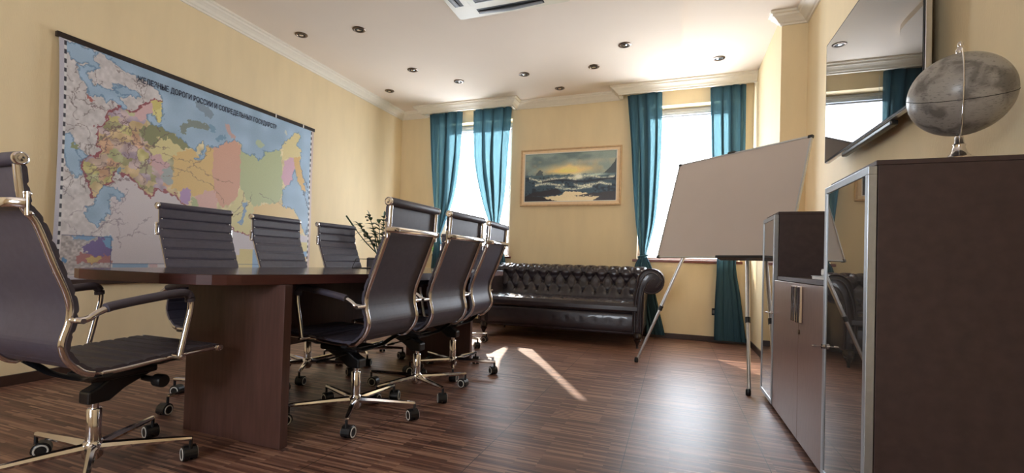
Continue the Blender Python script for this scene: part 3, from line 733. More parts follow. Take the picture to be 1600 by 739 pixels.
def fill(poly, c, mix=1.0):
    m = inpoly(wu, wv, mp(*poly)); C[m] = C[m]*(1-mix)+np.array(c, float)*mix; return m
def line(pts, c, wd, mix=1.0):
    l = mp(*pts); d = seg_dist(wu, wv, l, wd*1.6); m = d < wd; C[m] = C[m]*(1-mix)+np.array(c, float)*mix
fill([(190, 272), (197, 272), (207, 279), (214, 291), (225, 298), (236, 309), (241, 300), (248, 295), (260, 300), (276, 305), (283, 316), (300, 330), (360, 354), (379, 364), (390, 368), (487, 368), (487, 412), (170, 412), (174, 300)], (206, 198, 202))
# pale coloured interior of the country
RUS = [(255, 150), (252, 160), (241, 156), (232, 160), (218, 167), (211, 175), (190, 168), (176, 170), (165, 176), (168, 186), (160, 195), (150, 198), (154, 207), (149, 220), (157, 235), (149, 246), (138, 241), (125, 246), (127, 269), (138, 286), (143, 309), (151, 308), (160, 290), (169, 287), (178, 285), (176, 279), (178, 271), (185, 269), (194, 274), (204, 276), (197, 272), (207, 279), (214, 291), (225, 298), (236, 309), (241, 300), (248, 295), (260, 300), (276, 305), (283, 316), (300, 328), (330, 345), (360, 354), (370, 363), (379, 364), (388, 368), (420, 372), (450, 366), (478, 368), (487, 350), (487, 205), (430, 190), (300, 140), (262, 130)]
mR = fill(RUS, (218, 204, 162))
# mosaic of provinces in the west
r2 = np.random.RandomState(11)
cells = [(r2.uniform(140, 275), r2.uniform(165, 305)) for _ in range(75)]
pal = [(150, 148, 104), (204, 176, 128), (190, 168, 178), (168, 150, 178), (206, 186, 140), (160, 158, 124), (206, 160, 128), (186, 160, 150), (172, 180, 130), (196, 190, 120)]
cu = np.array([q for q in mp(*cells)]); best = np.full(uu.shape, 9.); idx = np.zeros(uu.shape, int)
for k, (a, c) in enumerate(cu):
    d = np.hypot((wu-a), (wv-c)*1.2); m = d < best; best[m] = d[m]; idx[m] = k
west = mR & inpoly(wu, wv, mp((120, 160), (215, 160), (232, 200), (262, 215), (276, 250), (278, 306), (120, 320)))
C[west] = np.array(pal, float)[idx % len(pal)][west]
C[west] = C[west]*0.75+np.array((206, 188, 158.))*0.25
C[mR] += (noise2(nx, ny, 40, 21)*44)[mR][:, None]
fill([(216, 205), (225, 197), (243, 194), (258, 197), (266, 206), (285, 218), (299, 232), (285, 233), (272, 224), (262, 214), (258, 224), (248, 212), (243, 229), (234, 226), (224, 216)], (134, 136, 98))
fill([(243, 229), (248, 212), (258, 222), (262, 214), (272, 224), (285, 234), (272, 245), (262, 254), (250, 246), (234, 240), (234, 228)], (214, 202, 146))
fill([(234, 240), (250, 243), (262, 256), (270, 270), (256, 276), (240, 262)], (204, 168, 172))
fill([(256, 262), (270, 262), (272, 284), (262, 290), (252, 280)], (164, 172, 172))
fill([(271, 244), (285, 234), (302, 234), (312, 246), (322, 228), (333, 230), (334, 300), (320, 312), (300, 306), (280, 300), (268, 292), (272, 270)], (218, 186, 124))
fill([(232, 160), (241, 156), (251, 162), (240, 176), (230, 186), (218, 188), (208, 180), (220, 168)], (214, 178, 180))
fill([(239, 172), (252, 160), (255, 176), (252, 192), (246, 191), (240, 180)], (222, 212, 140))
fill([(236, 160), (246, 157), (253, 163), (250, 172), (240, 171)], (210, 196, 120))
fill([(333, 230), (348, 223), (367, 217), (379, 234), (377, 262), (374, 290), (370, 312), (350, 324), (335, 312), (332, 280)], (212, 164, 142))
fill([(318, 300), (335, 298), (340, 320), (334, 342), (310, 330), (296, 316)], (216, 176, 168))
fill([(377, 232), (398, 238), (438, 230), (441, 262), (441, 300), (434, 318), (410, 318), (394, 326), (380, 310), (374, 290)], (182, 190, 146))
fill([(376, 292), (384, 312), (398, 322), (396, 344), (388, 366), (370, 362), (358, 352), (352, 330), (366, 318)], (214, 204, 152))
fill([(396, 322), (440, 316), (456, 326), (468, 344), (474, 364), (430, 372), (398, 362)], (224, 196, 142))
fill([(286, 293), (296, 296), (298, 306), (294, 320), (284, 316), (281, 306)], (178, 148, 190))
fill([(298, 308), (308, 312), (310, 324), (298, 324)], (178, 184, 138))
fill([(443, 226), (458, 208), (468, 204), (470, 236), (468, 252), (452, 246), (440, 250)], (222, 206, 150))
fill([(446, 250), (458, 246), (462, 262), (457, 284), (446, 292), (440, 280)], (212, 170, 188))
fill([(459, 246), (468, 244), (474, 278), (480, 304), (470, 300), (463, 270)], (218, 178, 110))
fill([(379, 318), (386, 314), (384, 336), (376, 352), (371, 350), (380, 334)], (140, 166, 196))
# border lines
for seg in (RUS[1:11], RUS[10:26], [(190, 272), (197, 272), (207, 279), (214, 291), (225, 298), (236, 309), (241, 300), (248, 295), (260, 300), (276, 305), (283, 316), (300, 328), (330, 345), (360, 354), (370, 363), (379, 364), (388, 368), (420, 372)], [(176, 280), (178, 271), (185, 269), (194, 274), (197, 272)]):
    line(seg, (150, 84, 92), 0.006)
# railways
r3 = np.random.RandomState(5)
def rail_line(x, y, n, st, ang, c=(110, 96, 96)):
    pts = [(x, y)]
    for _ in range(n):
        ang += r3.uniform(-0.5, 0.5); x += st*math.cos(ang); y += st*math.sin(ang)*0.9; pts.append((x, y))
    line(pts, c, 0.0035, 0.55)
for _ in range(34): rail_line(r3.uniform(95, 150), r3.uniform(110, 300), 5, 7, r3.uniform(0, 6.3))
for _ in range(46): rail_line(r3.uniform(150, 250), r3.uniform(180, 290), 5, 7, r3.uniform(0, 6.3), (104, 78, 84))
for _ in range(16): rail_line(r3.uniform(100, 240), r3.uniform(310, 400), 6, 8, r3.uniform(0, 6.3), (140, 128, 140))
for _ in range(12): rail_line(r3.uniform(190, 235), r3.uniform(115, 150), 4, 6, r3.uniform(0, 6.3))
for a in (0, 1, 2): rail_line(255, 240+a*18, 11, 11, 0.05*a, (130, 100, 80))
for a in range(3): rail_line(380+a*12, 300, 6, 9, 1.2)
# seas
coast = [(150, 76), (487, 203), (487, 367), (477, 366), (474, 361), (467, 342), (458, 326), (443, 323), (440, 313), (441, 297), (448, 292), (456, 284), (460, 266), (463, 268), (466, 287), (474, 300), (479, 303), (474, 277), (469, 258), (471, 235), (464, 227), (469, 216), (466, 206), (458, 211), (443, 224), (438, 233), (416, 238), (412, 236), (413, 243), (404, 251), (398, 241), (388, 243), (379, 236), (376, 225), (367, 218), (358, 221), (348, 223), (342, 229), (333, 230), (323, 228), (321, 236), (316, 247), (305, 251), (302, 248), (310, 245), (316, 236), (319, 224), (317, 218), (309, 225), (304, 237), (299, 232), (295, 230), (285, 218), (281, 216), (274, 209), (264, 206), (255, 199), (243, 195), (237, 195), (228, 186), (230, 180), (238, 178), (243, 188), (248, 191), (253, 191), (255, 174), (254, 155), (250, 144), (239, 134), (225, 125), (210, 117), (190, 108), (175, 96)]
seas = [coast, [(84, 54), (153, 82), (146, 88), (150, 98), (157, 107), (145, 110), (137, 98), (120, 96), (112, 93), (107, 80), (98, 75), (86, 66)],
        [(119, 100), (122, 112), (127, 122), (135, 135), (138, 148), (150, 149), (160, 151), (166, 158), (175, 156), (184, 163), (193, 171), (196, 166), (184, 152), (200, 150), (207, 147), (196, 135), (182, 131), (175, 133), (178, 141), (165, 138), (155, 134), (146, 132), (141, 122), (133, 114), (145, 112), (150, 107), (141, 100), (130, 104)],
        [(190, 133), (205, 140), (213, 143), (219, 150), (212, 153), (203, 148), (186, 145), (176, 140)],
        [(93, 206), (111, 210), (116, 220), (118, 232), (125, 246), (123, 258), (124, 272), (117, 278), (108, 269), (101, 255), (96, 239), (92, 230)],
        [(119, 229), (136, 241), (125, 246), (119, 240)],
        [(160, 289), (180, 293), (191, 301), (190, 314), (177, 305), (171, 304), (171, 320), (175, 327), (173, 336), (165, 332), (161, 343), (153, 354), (141, 347), (132, 333), (136, 325), (148, 322), (153, 302)],
        [(183, 268), (190, 262), (186, 272)]]
for sp_ in seas:
    m = fill(sp_, SEA); sh = noise2(nx, ny, 14, 8)*26; C[m] += sh[m][:, None]
    line(sp_+[sp_[0]], (92, 126, 162), 0.005, 0.6)
fill([(107, 222), (118, 223), (120, 230), (117, 236), (108, 230)], (140, 148, 110))
fill([(134, 145), (140, 150), (148, 155), (147, 160), (141, 159), (137, 152)], (176, 104, 100))
line([(286, 206), (287, 198), (297, 194), (310, 195), (322, 199)], (124, 132, 120), 0.028, 0.85)
line([(312, 163), (320, 170), (327, 178)], (120, 136, 150), 0.035, 0.7)
line([(356, 198), (359, 206), (364, 214)], (196, 164, 158), 0.022)
line([(404, 224), (409, 226)], (176, 190, 160), 0.028); line([(446, 204), (447, 207)], (200, 206, 200), 0.014)
line([(331, 200), (333, 203)], (100, 140, 170), 0.03, 0.6); line([(340, 217), (350, 214)], (96, 136, 168), 0.02, 0.6)
line([(474, 300), (480, 320), (482, 345), (478, 366)], (84, 92, 110), 0.006, 0.8); line([(470, 262), (482, 300), (485, 330)], (84, 92, 110), 0.005, 0.7)
# inset maps along the foot
def rect(u0, u1, v0, v1, c, mix=1.0):
    m = (uu > u0) & (uu < u1) & (vv > v0) & (vv < v1); C[m] = C[m]*(1-mix)+np.array(c, float)*mix
i0 = mp((94.7, 366), (174, 368.6), (174, 411)); U0, U1, V1 = 0.05, i0[1][0], i0[0][1]
rect(U0, U1, 0.035, V1, (180, 172, 170)); C[(uu > U0) & (uu < U1) & (vv > .035) & (vv < V1)] += (noise2(nx, ny, 130, 9)*60)[(uu > U0) & (uu < U1) & (vv > .035) & (vv < V1)][:, None]
fill([(110, 367), (150, 368), (140, 374), (116, 375)], (126, 158, 192))
fill([(157, 368), (174, 369), (174, 388), (160, 384)], (120, 160, 196))
fill([(124, 386), (134, 380), (146, 378), (154, 369), (160, 370), (160, 382), (174, 388), (174, 400), (150, 399), (136, 398)], (120, 104, 150))
fill([(118, 402), (124, 392), (134, 397), (150, 399), (174, 400), (174, 411), (118, 411)], (168, 118, 116))
fill([(134, 402), (152, 400), (158, 404), (152, 409), (138, 409)], (196, 170, 116))
fill([(94, 402), (102, 403), (102, 410), (94, 409)], (100, 140, 180))
rect(U1+0.01, U1+0.26, 0.035, 0.115, (146, 172, 198)); rect(U1+0.27, U1+0.33, 0.035, 0.115, (206, 180, 182)); rect(U1+0.34, U1+0.42, 0.035, 0.115, (216, 212, 214))
rect(U1+0.5, 2.33, 0.035, 0.20, (216, 200, 150)); rect(1.60, 1.72, 0.06, 0.26, (150, 178, 206)); rect(1.45, 1.60, 0.035, 0.26, (216, 200, 144)); rect(1.72, 1.80, 0.035, 0.26, (206, 170, 190)); rect(1.80, 1.98, 0.035, 0.2, (216, 200, 144))
rect(2.1, 2.32, 0.26, 0.36, (220, 206, 150)); rect(2.1, 2.32, 0.20, 0.26, (150, 180, 210)); rect(2.1, 2.32, 0.05, 0.2, (222, 196, 150))
for (a, c, d, e) in ((U0, U1, V1-0.004, V1), (U1-0.004, U1, 0.035, V1), (U1, 2.3, 0.115, 0.119)): rect(a, c, d, e, (70, 84, 120))
# dashed margins
for ua, ub in ((0.030, 0.042), (MY1-MY0-0.042, MY1-MY0-0.030)):
    m = (uu > ua) & (uu < ub); dsh = (np.floor(vv/0.03) % 2 == 0); C[m & dsh] = (52, 50, 60); C[m & ~dsh] = (216, 214, 214)
C[(uu < 0.030)] = (190, 186, 196); C[(uu > MY1-MY0-0.030)] = (200, 180, 172); C[vv < 0.03] = (188, 182, 190)
wm = thing('wall_map', (XL, (MY0+MY1)/2, MZ0), 'large wall map of coloured regions and blue seas hung on dark rods', 'map')
def mpos(i, j):
    u, v = i/(nx-1), j/(ny-1)
    cu_ = 0.006*math.sin(v*9+u*5)*(1-v)+0.012*math.exp(-u*26)*math.sin(math.pi*v)**0.5
    cv = 0.016*math.exp(-u*20)*math.sin(math.pi*v)
    return (MX-XL+cu_, MY0+u*(MY1-MY0)+cv-(MY0+MY1)/2, v*(MZ1-MZ0))
mo = printed('map_sheet', nx, ny, mpos, C, MT['mapprint'], wm)
for p in mo.data.polygons: p.use_smooth = True
b = NB(); box(b, 0.002, 0.030, MY0-0.012-(MY0+MY1)/2, MY1+0.01-(MY0+MY1)/2, MZ1-MZ0-0.012, MZ1-MZ0+0.024); tr_ = obj('hanging_rod', b, MT['darkwood'], wm, bevel=0.004)
b = NB()
for yy in (0.63, 1.01): box(b, 0.029, 0.034, yy-0.005, yy+0.005, MZ1-MZ0-0.012, MZ1-MZ0+0.026)
obj('rod_clip', b, MT['white'], tr_)
b = NB(); box(b, 0.002, 0.030, MY0-0.012-(MY0+MY1)/2, MY1+0.01-(MY0+MY1)/2, -0.03, 0.006); obj('lower_rod', b, MT['base'], wm, bevel=0.004)
# title lettering
cu2 = bpy.data.curves.new('map_title', 'FONT'); cu2.body = 'ЖЕЛЕЗНЫЕ ДОРОГИ РОССИИ И СОПРЕДЕЛЬНЫХ ГОСУДАРСТВ'
cu2.size = 0.085; cu2.extrude = 0.0004; cu2.offset = 0.0012
to = bpy.data.objects.new('map_title', cu2); col.objects.link(to); to.parent = wm
MT['ink'] = pm('dark_blue_ink', (34, 40, 66), 0.6); cu2.materials.append(MT['ink'])
bpy.context.view_layer.update()
p0 = onX(214, 124, MX); p1 = onX(432, 198, MX); wtxt = to.dimensions.x or 2.0
sc_ = (p1[1]-p0[1])/wtxt
to.matrix_local = Matrix(((0, 0, 1, MX-XL+0.0035), (1, 0, 0, p0[1]-(MY0+MY1)/2), (0, 1, 0, (p0[2]+p1[2])/2-MZ0-0.022), (0, 0, 0, 1))) @ Matrix.Diagonal((sc_, 0.74, 1, 1))
bpy.context.view_layer.update()
tm = bpy.data.meshes.new_from_object(to.evaluated_get(bpy.context.evaluated_depsgraph_get()))
ml = to.matrix_local.copy(); bpy.data.objects.remove(to)
to = bpy.data.objects.new('map_title', tm); col.objects.link(to); to.parent = wm; to.matrix_local = ml
to['label'] = 'dark blue title lettering along the top of the map'

# ---- seascape painting
pl, pr_, pb, pt = -1.925, -0.622, 1.595, 2.342
pa = thing('framed_painting', ((pl+pr_)/2, YW, pb), 'framed seascape painting in a pale gilded frame above the sofa', 'painting')
def fr(b, x0, x1, z0, z1, wd, y0, y1):
    for (a, c, d, e) in ((x0, x1, z1-wd, z1), (x0, x1, z0, z0+wd), (x0, x0+wd, z0+wd, z1-wd), (x1-wd, x1, z0+wd, z1-wd)): box(b, a, c, y0, y1, d, e)
hw, hh = (pr_-pl)/2, pt-pb
b = NB(); fr(b, -hw, hw, 0, hh, 0.022, -0.040, -0.002); obj('outer_frame', b, MT['gold'], pa, bevel=0.005)
b = NB(); fr(b, -hw+0.020, hw-0.020, 0.020, hh-0.020, 0.036, -0.030, -0.004); obj('inner_frame', b, MT['liner'], pa, bevel=0.004)
b = NB(); fr(b, -hw+0.054, hw-0.054, 0.054, hh-0.054, 0.008, -0.034, -0.004); obj('frame_slip', b, MT['white'], pa, bevel=0.001)
nx, ny = 300, 170
U = np.linspace(0, 1, nx)[None, :]*np.ones((ny, 1)); V = np.linspace(0, 1, ny)[:, None]*np.ones((1, nx))
N1 = noise2(nx, ny, 5, 31); N2 = noise2(nx, ny, 12, 32); N3 = noise2(nx, ny, 34, 33); N4 = noise2(nx, ny, 70, 34)
C = np.zeros((ny, nx, 3))
def mixc(m, c): 
    m = np.clip(m, 0, 1)[..., None]; C[:] = C*(1-m)+np.array(c, float)*m
mixc(np.ones((ny, nx)), (134, 150, 144)); mixc((N1+N2*.6)*2.2+0.25, (94, 110, 114)); mixc((V-0.85)*3+N1*1.5, (100, 120, 116))
mixc(np.exp(-(((U-0.50)/0.26)**2+((V-0.66)/0.11)**2))*1.1+N2*0.5*(V < .85), (232, 202, 138)); mixc(np.exp(-(((U-0.46)/0.16)**2+((V-0.62)/0.05)**2)), (244, 206, 120))
mixc(np.exp(-(((U-0.68)/0.2)**2+((V-0.80)/0.05)**2))*0.6, (196, 186, 160)); mixc(np.clip((0.62-V)*12, 0, 1)*(U < .32)*0.4, (90, 106, 110))
Uw = U+N3*0.03; Vw = V+N3*0.03+N4*0.015
mixc(inpoly(Uw, Vw, [(0.10, 0.52), (0.14, 0.60), (0.17, 0.67), (0.20, 0.62), (0.22, 0.52)])*0.9, (72, 80, 84))
mixc(inpoly(Uw, Vw, [(0.86, 0.54), (0.93, 0.66), (1.01, 0.88), (1.01, 0.5)])*0.9, (58, 68, 72))
sea = (Vw < 0.545); mixc(sea*1., (48, 70, 84)); mixc(sea*np.clip(N3*3+N2*2+0.05, 0, 1), (22, 36, 50)); mixc(sea*(V > 0.5)*0.5, (92, 118, 122))
for (z, am_, ph_, lo, hi, th_) in ((0.46, .018, 1, .05, .58, .030), (0.49, .02, 2, .66, .98, .032), (0.36, .03, 4, .12, .45, .026), (0.33, .025, 6, .55, .95, .028), (0.27, .02, 8, .35, .75, .02)):
    c_ = z+am_*np.sin(U*17+ph_)+N2*0.05; mixc(np.exp(-((V-c_)/th_)**2)*(U > lo)*(U < hi)*np.clip(0.85+N4*1.3, 0, 1), (216, 216, 194))
mixc(np.exp(-(((U-0.60)/0.055)**2+((V-0.50)/0.060)**2))*1.3+N4*.3*np.exp(-(((U-0.60)/0.09)**2+((V-0.5)/0.1)**2)), (236, 232, 206))
mixc(np.exp(-(((U-0.80)/0.10)**2+((V-0.53)/0.02)**2)), (190, 206, 190)); mixc(np.exp(-((V-0.42+0.02*np.sin(U*12))/0.02)**2)*(U > .2)*0.9, (18, 26, 40))
mixc(inpoly(Uw, Vw, [(0.02, 0.12), (0.1, 0.2), (0.28, 0.24), (0.38, 0.27), (0.44, 0.18), (0.36, 0.13), (0.2, 0.11)])*1., (30, 28, 38))
mixc(inpoly(Uw, Vw, [(0.22, 0.09), (0.42, 0.13), (0.46, 0.21), (0.62, 0.19), (0.84, 0.10), (0.7, -0.05), (0.4, -0.05)])*1., (222, 204, 166))
mixc(inpoly(Uw, Vw, [(-0.02, -0.05), (-0.02, 0.12), (0.18, 0.10), (0.42, 0.0), (0.42, -0.05)])*1., (30, 24, 30))
mixc(inpoly(Uw, Vw, [(0.55, 0.11), (0.75, 0.16), (1.02, 0.20), (1.02, -0.05), (0.70, -0.05), (0.84, 0.09)])*0.95, (46, 42, 46))
pw, phh = hw-0.058, hh-0.116
C = np.clip((C-40)*1.12+52, 0, 255)
printed('canvas', nx, ny, lambda i, j: (-pw+2*pw*i/(nx-1), -0.020, 0.058+phh*j/(ny-1)), C, MT['oil'], pa)

# ------------------------------------------------------------------ cabinets along the right wall
CXF, CXB = 0.590, 0.985
def glass_cabinet(name, y0, y1, label, keyz, keyside):
    t = thing(name, ((CXF+CXB)/2, (y0+y1)/2, 0), label, 'cabinet', group='tall glass-door office cabinets')
    X0, X1 = CXF-(CXF+CXB)/2, CXB-(CXF+CXB)/2; hy = (y1-y0)/2
    b = NB(); box(b, X0+0.004, X1, -hy, -hy+0.018, 0.03, 1.188); box(b, X0+0.004, X1, hy-0.018, hy, 0.03, 1.188); box(b, X1-0.012, X1, -hy+0.018, hy-0.018, 0.03, 1.188); box(b, X0+0.004, X1-0.012, -hy+0.018, hy-0.018, 0.03, 0.048)
    obj('carcass', b, MT['cabside'], t, bevel=0.0015)
    b = NB(); box(b, X0-0.001, X1, -hy, hy, 1.1885, 1.204); obj('top_panel', b, MT['cabside'], t, bevel=0.002)
    b = NB()
    for z in (0.33, 0.62, 0.90): box(b, X0+0.02, X1-0.013, -hy+0.019, hy-0.019, z, z+0.018)
    obj('shelf', b, MT['cabside'], t)
    b = NB(); box(b, X0+0.03, X1-0.02, -hy+0.02, hy-0.02, 0, 0.0298); obj('plinth', b, MT['dark'], t)
    # door: aluminium frame, smoked mirror glass, key
    b = NB(); x0, x1 = X0-0.022, X0+0.002; q0, q1, w0, w1, wd = -hy+0.001, hy-0.001, 0.035, 1.186, 0.026
    for (c, d, e, f) in ((q0, q1, w1-wd, w1), (q0, q1, w0, w0+wd), (q0, q0+wd, w0+wd, w1-wd), (q1-wd, q1, w0+wd, w1-wd)): box(b, x0, x1, c, d, e, f)
    d_ = obj('door', b, MT['alum'], t, bevel=0.002, label='glass door in a satin aluminium frame')
    b = NB(); box(b, x0+0.004, x0+0.010, q0+wd-0.004, q1-wd+0.004, w0+wd-0.004, w1-wd+0.004); obj('glass', b, MT['smoke'], d_, label='dark smoked glass of the door')
    ky = keyside
    b = NB(); lathe(b, [(0.010, x0-0.008), (0.010, x0+0.002)], 14, (0, ky, keyz), 'x'); tube(b, [(x0-0.006, ky, keyz), (x0-0.024, ky, keyz), (x0-0.030, ky+0.002, keyz), (x0-0.040, ky+0.003, keyz)], [0.003, 0.002, 0.007, 0.006], 8, r2=0.002)
    obj('key', b, MT['chrome'], d_, smooth=True)
    return t
glass_cabinet('glass_door_cabinet', 3.312, 3.70, 'tall narrow glass-door cabinet beyond the low cabinet, nearest the whiteboard', 0.59, -0.19)
glass_cabinet('glass_door_cabinet', 1.822, 2.282, 'tall glass-door cabinet nearest the camera with the globe on top', 0.55, 0.205)
t = thing('low_cabinet', ((CXF+CXB)/2, 2.797, 0), 'low brown two-door cabinet between the two tall glass-door cabinets', 'cabinet')
X0, X1, hy = CXF-(CXF+CXB)/2, CXB-(CXF+CXB)/2, (3.306-2.288)/2
b = NB(); box(b, X0+0.004, X1, -hy, -hy+0.018, 0.03, 0.788); box(b, X0+0.004, X1, hy-0.018, hy, 0.03, 0.788); box(b, X1-0.012, X1, -hy+0.018, hy-0.018, 0.03, 0.788); box(b, X0+0.004, X1-0.012, -hy+0.018, hy-0.018, 0.03, 0.048)
obj('carcass', b, MT['cabside'], t)
b = NB(); box(b, X0-0.004, X1, -hy, hy, 0.789, 0.812); obj('top_panel', b, MT['cabside'], t, bevel=0.002)
b = NB(); box(b, X0+0.03, X1-0.02, -hy+0.02, hy-0.02, 0, 0.0298); obj('plinth', b, MT['dark'], t)
ym = 2.695-2.797
for (a, c, hyy) in ((-hy+0.002, ym-0.0015, ym-0.050), (ym+0.0015, hy-0.002, ym+0.042)):
    b = NB(); box(b, X0-0.018, X0+0.002, a, c, 0.034, 0.787); d_ = obj('door', b, MT['cabdoor'], t, bevel=0.0015)
    b = NB()
    prism(b, [(X0-0.040, hyy-0.016), (X0-0.043, hyy+0.0), (X0-0.040, hyy+0.016), (X0-0.030, hyy+0.026), (X0-0.018, hyy+0.028), (X0-0.018, hyy-0.028), (X0-0.030, hyy-0.026)], 0.60, 0.775)
    obj('handle', b, MT['chrome'], d_, bevel=0.004, label='tall curved chrome handle')
    if hyy < ym:
        b = NB(); lathe(b, [(0.011, X0-0.024), (0.011, X0-0.017)], 16, (0, ym-0.022, 0.555), 'x'); obj('lock', b, MT['nail'], d_, smooth=True, label='round brass lock')
# folders on the low cabinet
p = onX(1272, 436, 0.66)
t = thing('paper_folder', (0.725, 2.415, 0.8125), 'thin pale folder lying on the low cabinet, under the thicker one', 'folder', group=None)
b = NB(); box(b, -0.14, 0.14, -0.11, 0.11, 0.0, 0.014); obj('pages', b, MT['book'], t, bevel=0.002)
b = NB(); box(b, -0.143, 0.143, -0.113, 0.113, 0.0142, 0.017); obj('cover', b, MT['alum'], t, bevel=0.001)
t = thing('ring_folder', (0.735, 2.405, 0.8298), 'thick pale folder lying on top of the thin one on the low cabinet', 'folder')
b = NB(); box(b, -0.125, 0.12, -0.09, 0.085, 0.0, 0.030); obj('cover', b, MT['book'], t, bevel=0.005)
b = NB(); box(b, -0.1265, -0.121, -0.08, 0.075, 0.006, 0.024); obj('spine_label', b, MT['white'], t)

# ------------------------------------------------------------------ globe
gz = 1.2045
gx, gy = 0.815, 1.88
gl = thing('desk_globe', (gx, gy, gz), 'grey antique-style globe on a chrome foot on top of the nearest tall cabinet', 'globe', rz=math.radians(-20))
GR, GC = 0.125, 0.203
b = NB(); bmesh.ops.create_uvsphere(b, u_segments=64, v_segments=40, radius=GR)
so_ = obj('sphere', b, MT['globe'], gl); so_.location = (0, 0, GC); so_.rotation_euler = (math.radians(22), math.radians(2), 0)
for p_ in so_.data.polygons: p_.use_smooth = True
b = NB(); n = 72; tube(b, [(GR*1.003*math.cos(2*math.pi*k/n), GR*1.003*math.sin(2*math.pi*k/n), 0) for k in range(n+1)], 0.0009, 6); eq = obj('equator_line', b, MT['dark'], so_, smooth=True)
b = NB(); R1 = GR+0.010; arc = [(0, R1*math.sin(math.radians(a)), R1*math.cos(math.radians(a))+GC) for a in range(-8, 189, 6)]
arc = [(0, -y, z) for (x, y, z) in arc]
tube(b, arc, 0.0055, 8, r2=0.0022, hint=Vector((1, 0, 0))); obj('meridian_arm', b, MT['chrome'], gl, smooth=True)
b = NB(); lathe(b, [(0.010, GC+GR+0.004), (0.012, GC+GR+0.012), (0.006, GC+GR+0.026), (0.008, GC+GR+0.032), (0.005, GC+GR+0.040), (0.001, GC+GR+0.043)], 16); obj('finial', b, MT['chrome'], gl, smooth=True)
b = NB(); lathe(b, [(0.040, 0.0), (0.041, 0.006), (0.030, 0.010), (0.020, 0.022), (0.014, 0.040), (0.016, 0.048), (0.012, 0.052), (0.010, GC-GR-0.006)], 24); lathe(b, [(0.008, GC-GR-0.012), (0.009, GC-GR-0.004), (0.004, GC-GR)], 12); obj('foot', b, MT['chrome'], gl, smooth=True)

# ------------------------------------------------------------------ television
ty0, ty1, tz0, tz1 = 2.345, 3.655, 1.550, 2.325
tvx = 0.905
tv = thing('television', (XT, (ty0+ty1)/2, tz0), 'large flat black television mounted on the right wall above the low cabinet', 'television')
tx = tvx-XT; hy = (ty1-ty0)/2; tz = tz1-tz0
b = NB(); box(b, tx+0.003, tx+0.026, -hy, hy, 0, tz); obj('bezel', b, MT['steel'], tv, bevel=0.003, label='slim silver edge of the television')
b = NB(); box(b, tx, tx+0.0028, -hy+0.002, hy-0.002, 0.004, tz-0.002); obj('screen_border', b, MT['dark'], tv)
b = NB(); box(b, tx-0.0012, tx-0.0002, -hy+0.010, hy-0.010, 0.014, tz-0.010); obj('screen', b, MT['screen'], tv, label='glossy dark screen')
b = NB(); box(b, tx+0.027, tx+0.062, -hy+0.10, hy-0.10, 0.05, 0.55); obj('rear_housing', b, MT['plastic'], tv, bevel=0.01)
b = NB(); box(b, tx+0.0625, -0.001, -0.25, 0.25, 0.22, 0.48); obj('wall_bracket', b, MT['plastic'], tv, bevel=0.004)
b = NB(); box(b, tx+0.004, tx+0.035, -0.34, 0.34, -0.024, -0.001); obj('speaker_bar', b, MT['plastic'], tv, bevel=0.006)
b = NB(); tube(b, smooth_path([(tx+0.05, -hy+0.08, 0.06), (tx+0.055, -hy+0.075, 0.0), (tx+0.05, -hy+0.085, -0.035), (tx+0.05, -hy+0.12, -0.045), (tx+0.05, -hy+0.145, -0.02), (tx+0.055, -hy+0.15, 0.06)], 5), 0.004, 8); obj('cable', b, MT['plastic'], tv, smooth=True)

# ------------------------------------------------------------------ whiteboard on its tripod
f1 = onZ(993, 566); f2 = onZ(1168, 618); e = (f2-f1)/np.linalg.norm(f2-f1); bk = np.array([-e[1], e[0], 0.]); bk *= (1 if bk[1] > 0 else -1)
LEAN = math.radians(16); up = np.array([0, 0, math.cos(LEAN)])+bk*math.sin(LEAN); nn = np.cross(e, up); nn *= (-1 if nn[1] > 0 else 1)
mid = (f1+f2)/2; yaw = math.atan2(e[1], e[0])
wb = thing('whiteboard_easel', (mid[0], mid[1], 0), 'blank grey-white whiteboard on a tripod easel beside the cabinets', 'whiteboard', rz=yaw)
L_ = 1.085/2
# local frame: x along the feet line, y backwards, z up
cl, sl = math.cos(LEAN), math.sin(LEAN)
def bp_(u, v, off=0.): return (u, v*sl-off*cl, v*cl+off*sl)   # off > 0 is towards the viewer
def board_box(b, u0, u1, v0, v1, o0, o1):
    v = [b.verts.new(bp_(u, w_, o)) for (u, w_, o) in ((u0, v0, o1), (u1, v0, o1), (u1, v0, o0), (u0, v0, o0), (u0, v1, o1), (u1, v1, o1), (u1, v1, o0), (u0, v1, o0))]
    for f in ((3, 2, 1, 0), (4, 5, 6, 7), (0, 1, 5, 4), (1, 2, 6, 5), (2, 3, 7, 6), (3, 0, 4, 7)): b.faces.new([v[i] for i in f])
BU0, BU1, BV0, BV1 = -0.028-L_, 1.175-L_, 0.962, 1.872
b = NB(); board_box(b, BU0+0.006, BU1-0.006, BV0+0.006, BV1-0.006, 0.012, 0.022); obj('board_panel', b, MT['board'], wb)
b = NB()
for (a, c, d, e_) in ((BU0, BU1, BV1-0.012, BV1), (BU0, BU1, BV0, BV0+0.012), (BU0, BU0+0.012, BV0+0.012, BV1-0.012), (BU1-0.012, BU1, BV0+0.012, BV1-0.012)): board_box(b, a, c, d, e_, 0.008, 0.026)
obj('board_frame', b, MT['steel'], wb)
for (a, c) in ((BU0, BV1), (BU1, BV1), (BU0, BV0), (BU1, BV0)):
    b = NB(); sa_, sb2 = (1 if a < 0 else -1), (-1 if c > 1.5 else 1)
    board_box(b, min(a-sa_*0.003, a+sa_*0.028), max(a-sa_*0.003, a+sa_*0.028), min(c-sb2*0.003, c+sb2*0.018), max(c-sb2*0.003, c+sb2*0.018), 0.006, 0.028); obj('corner_cap', b, MT['plastic'], wb)
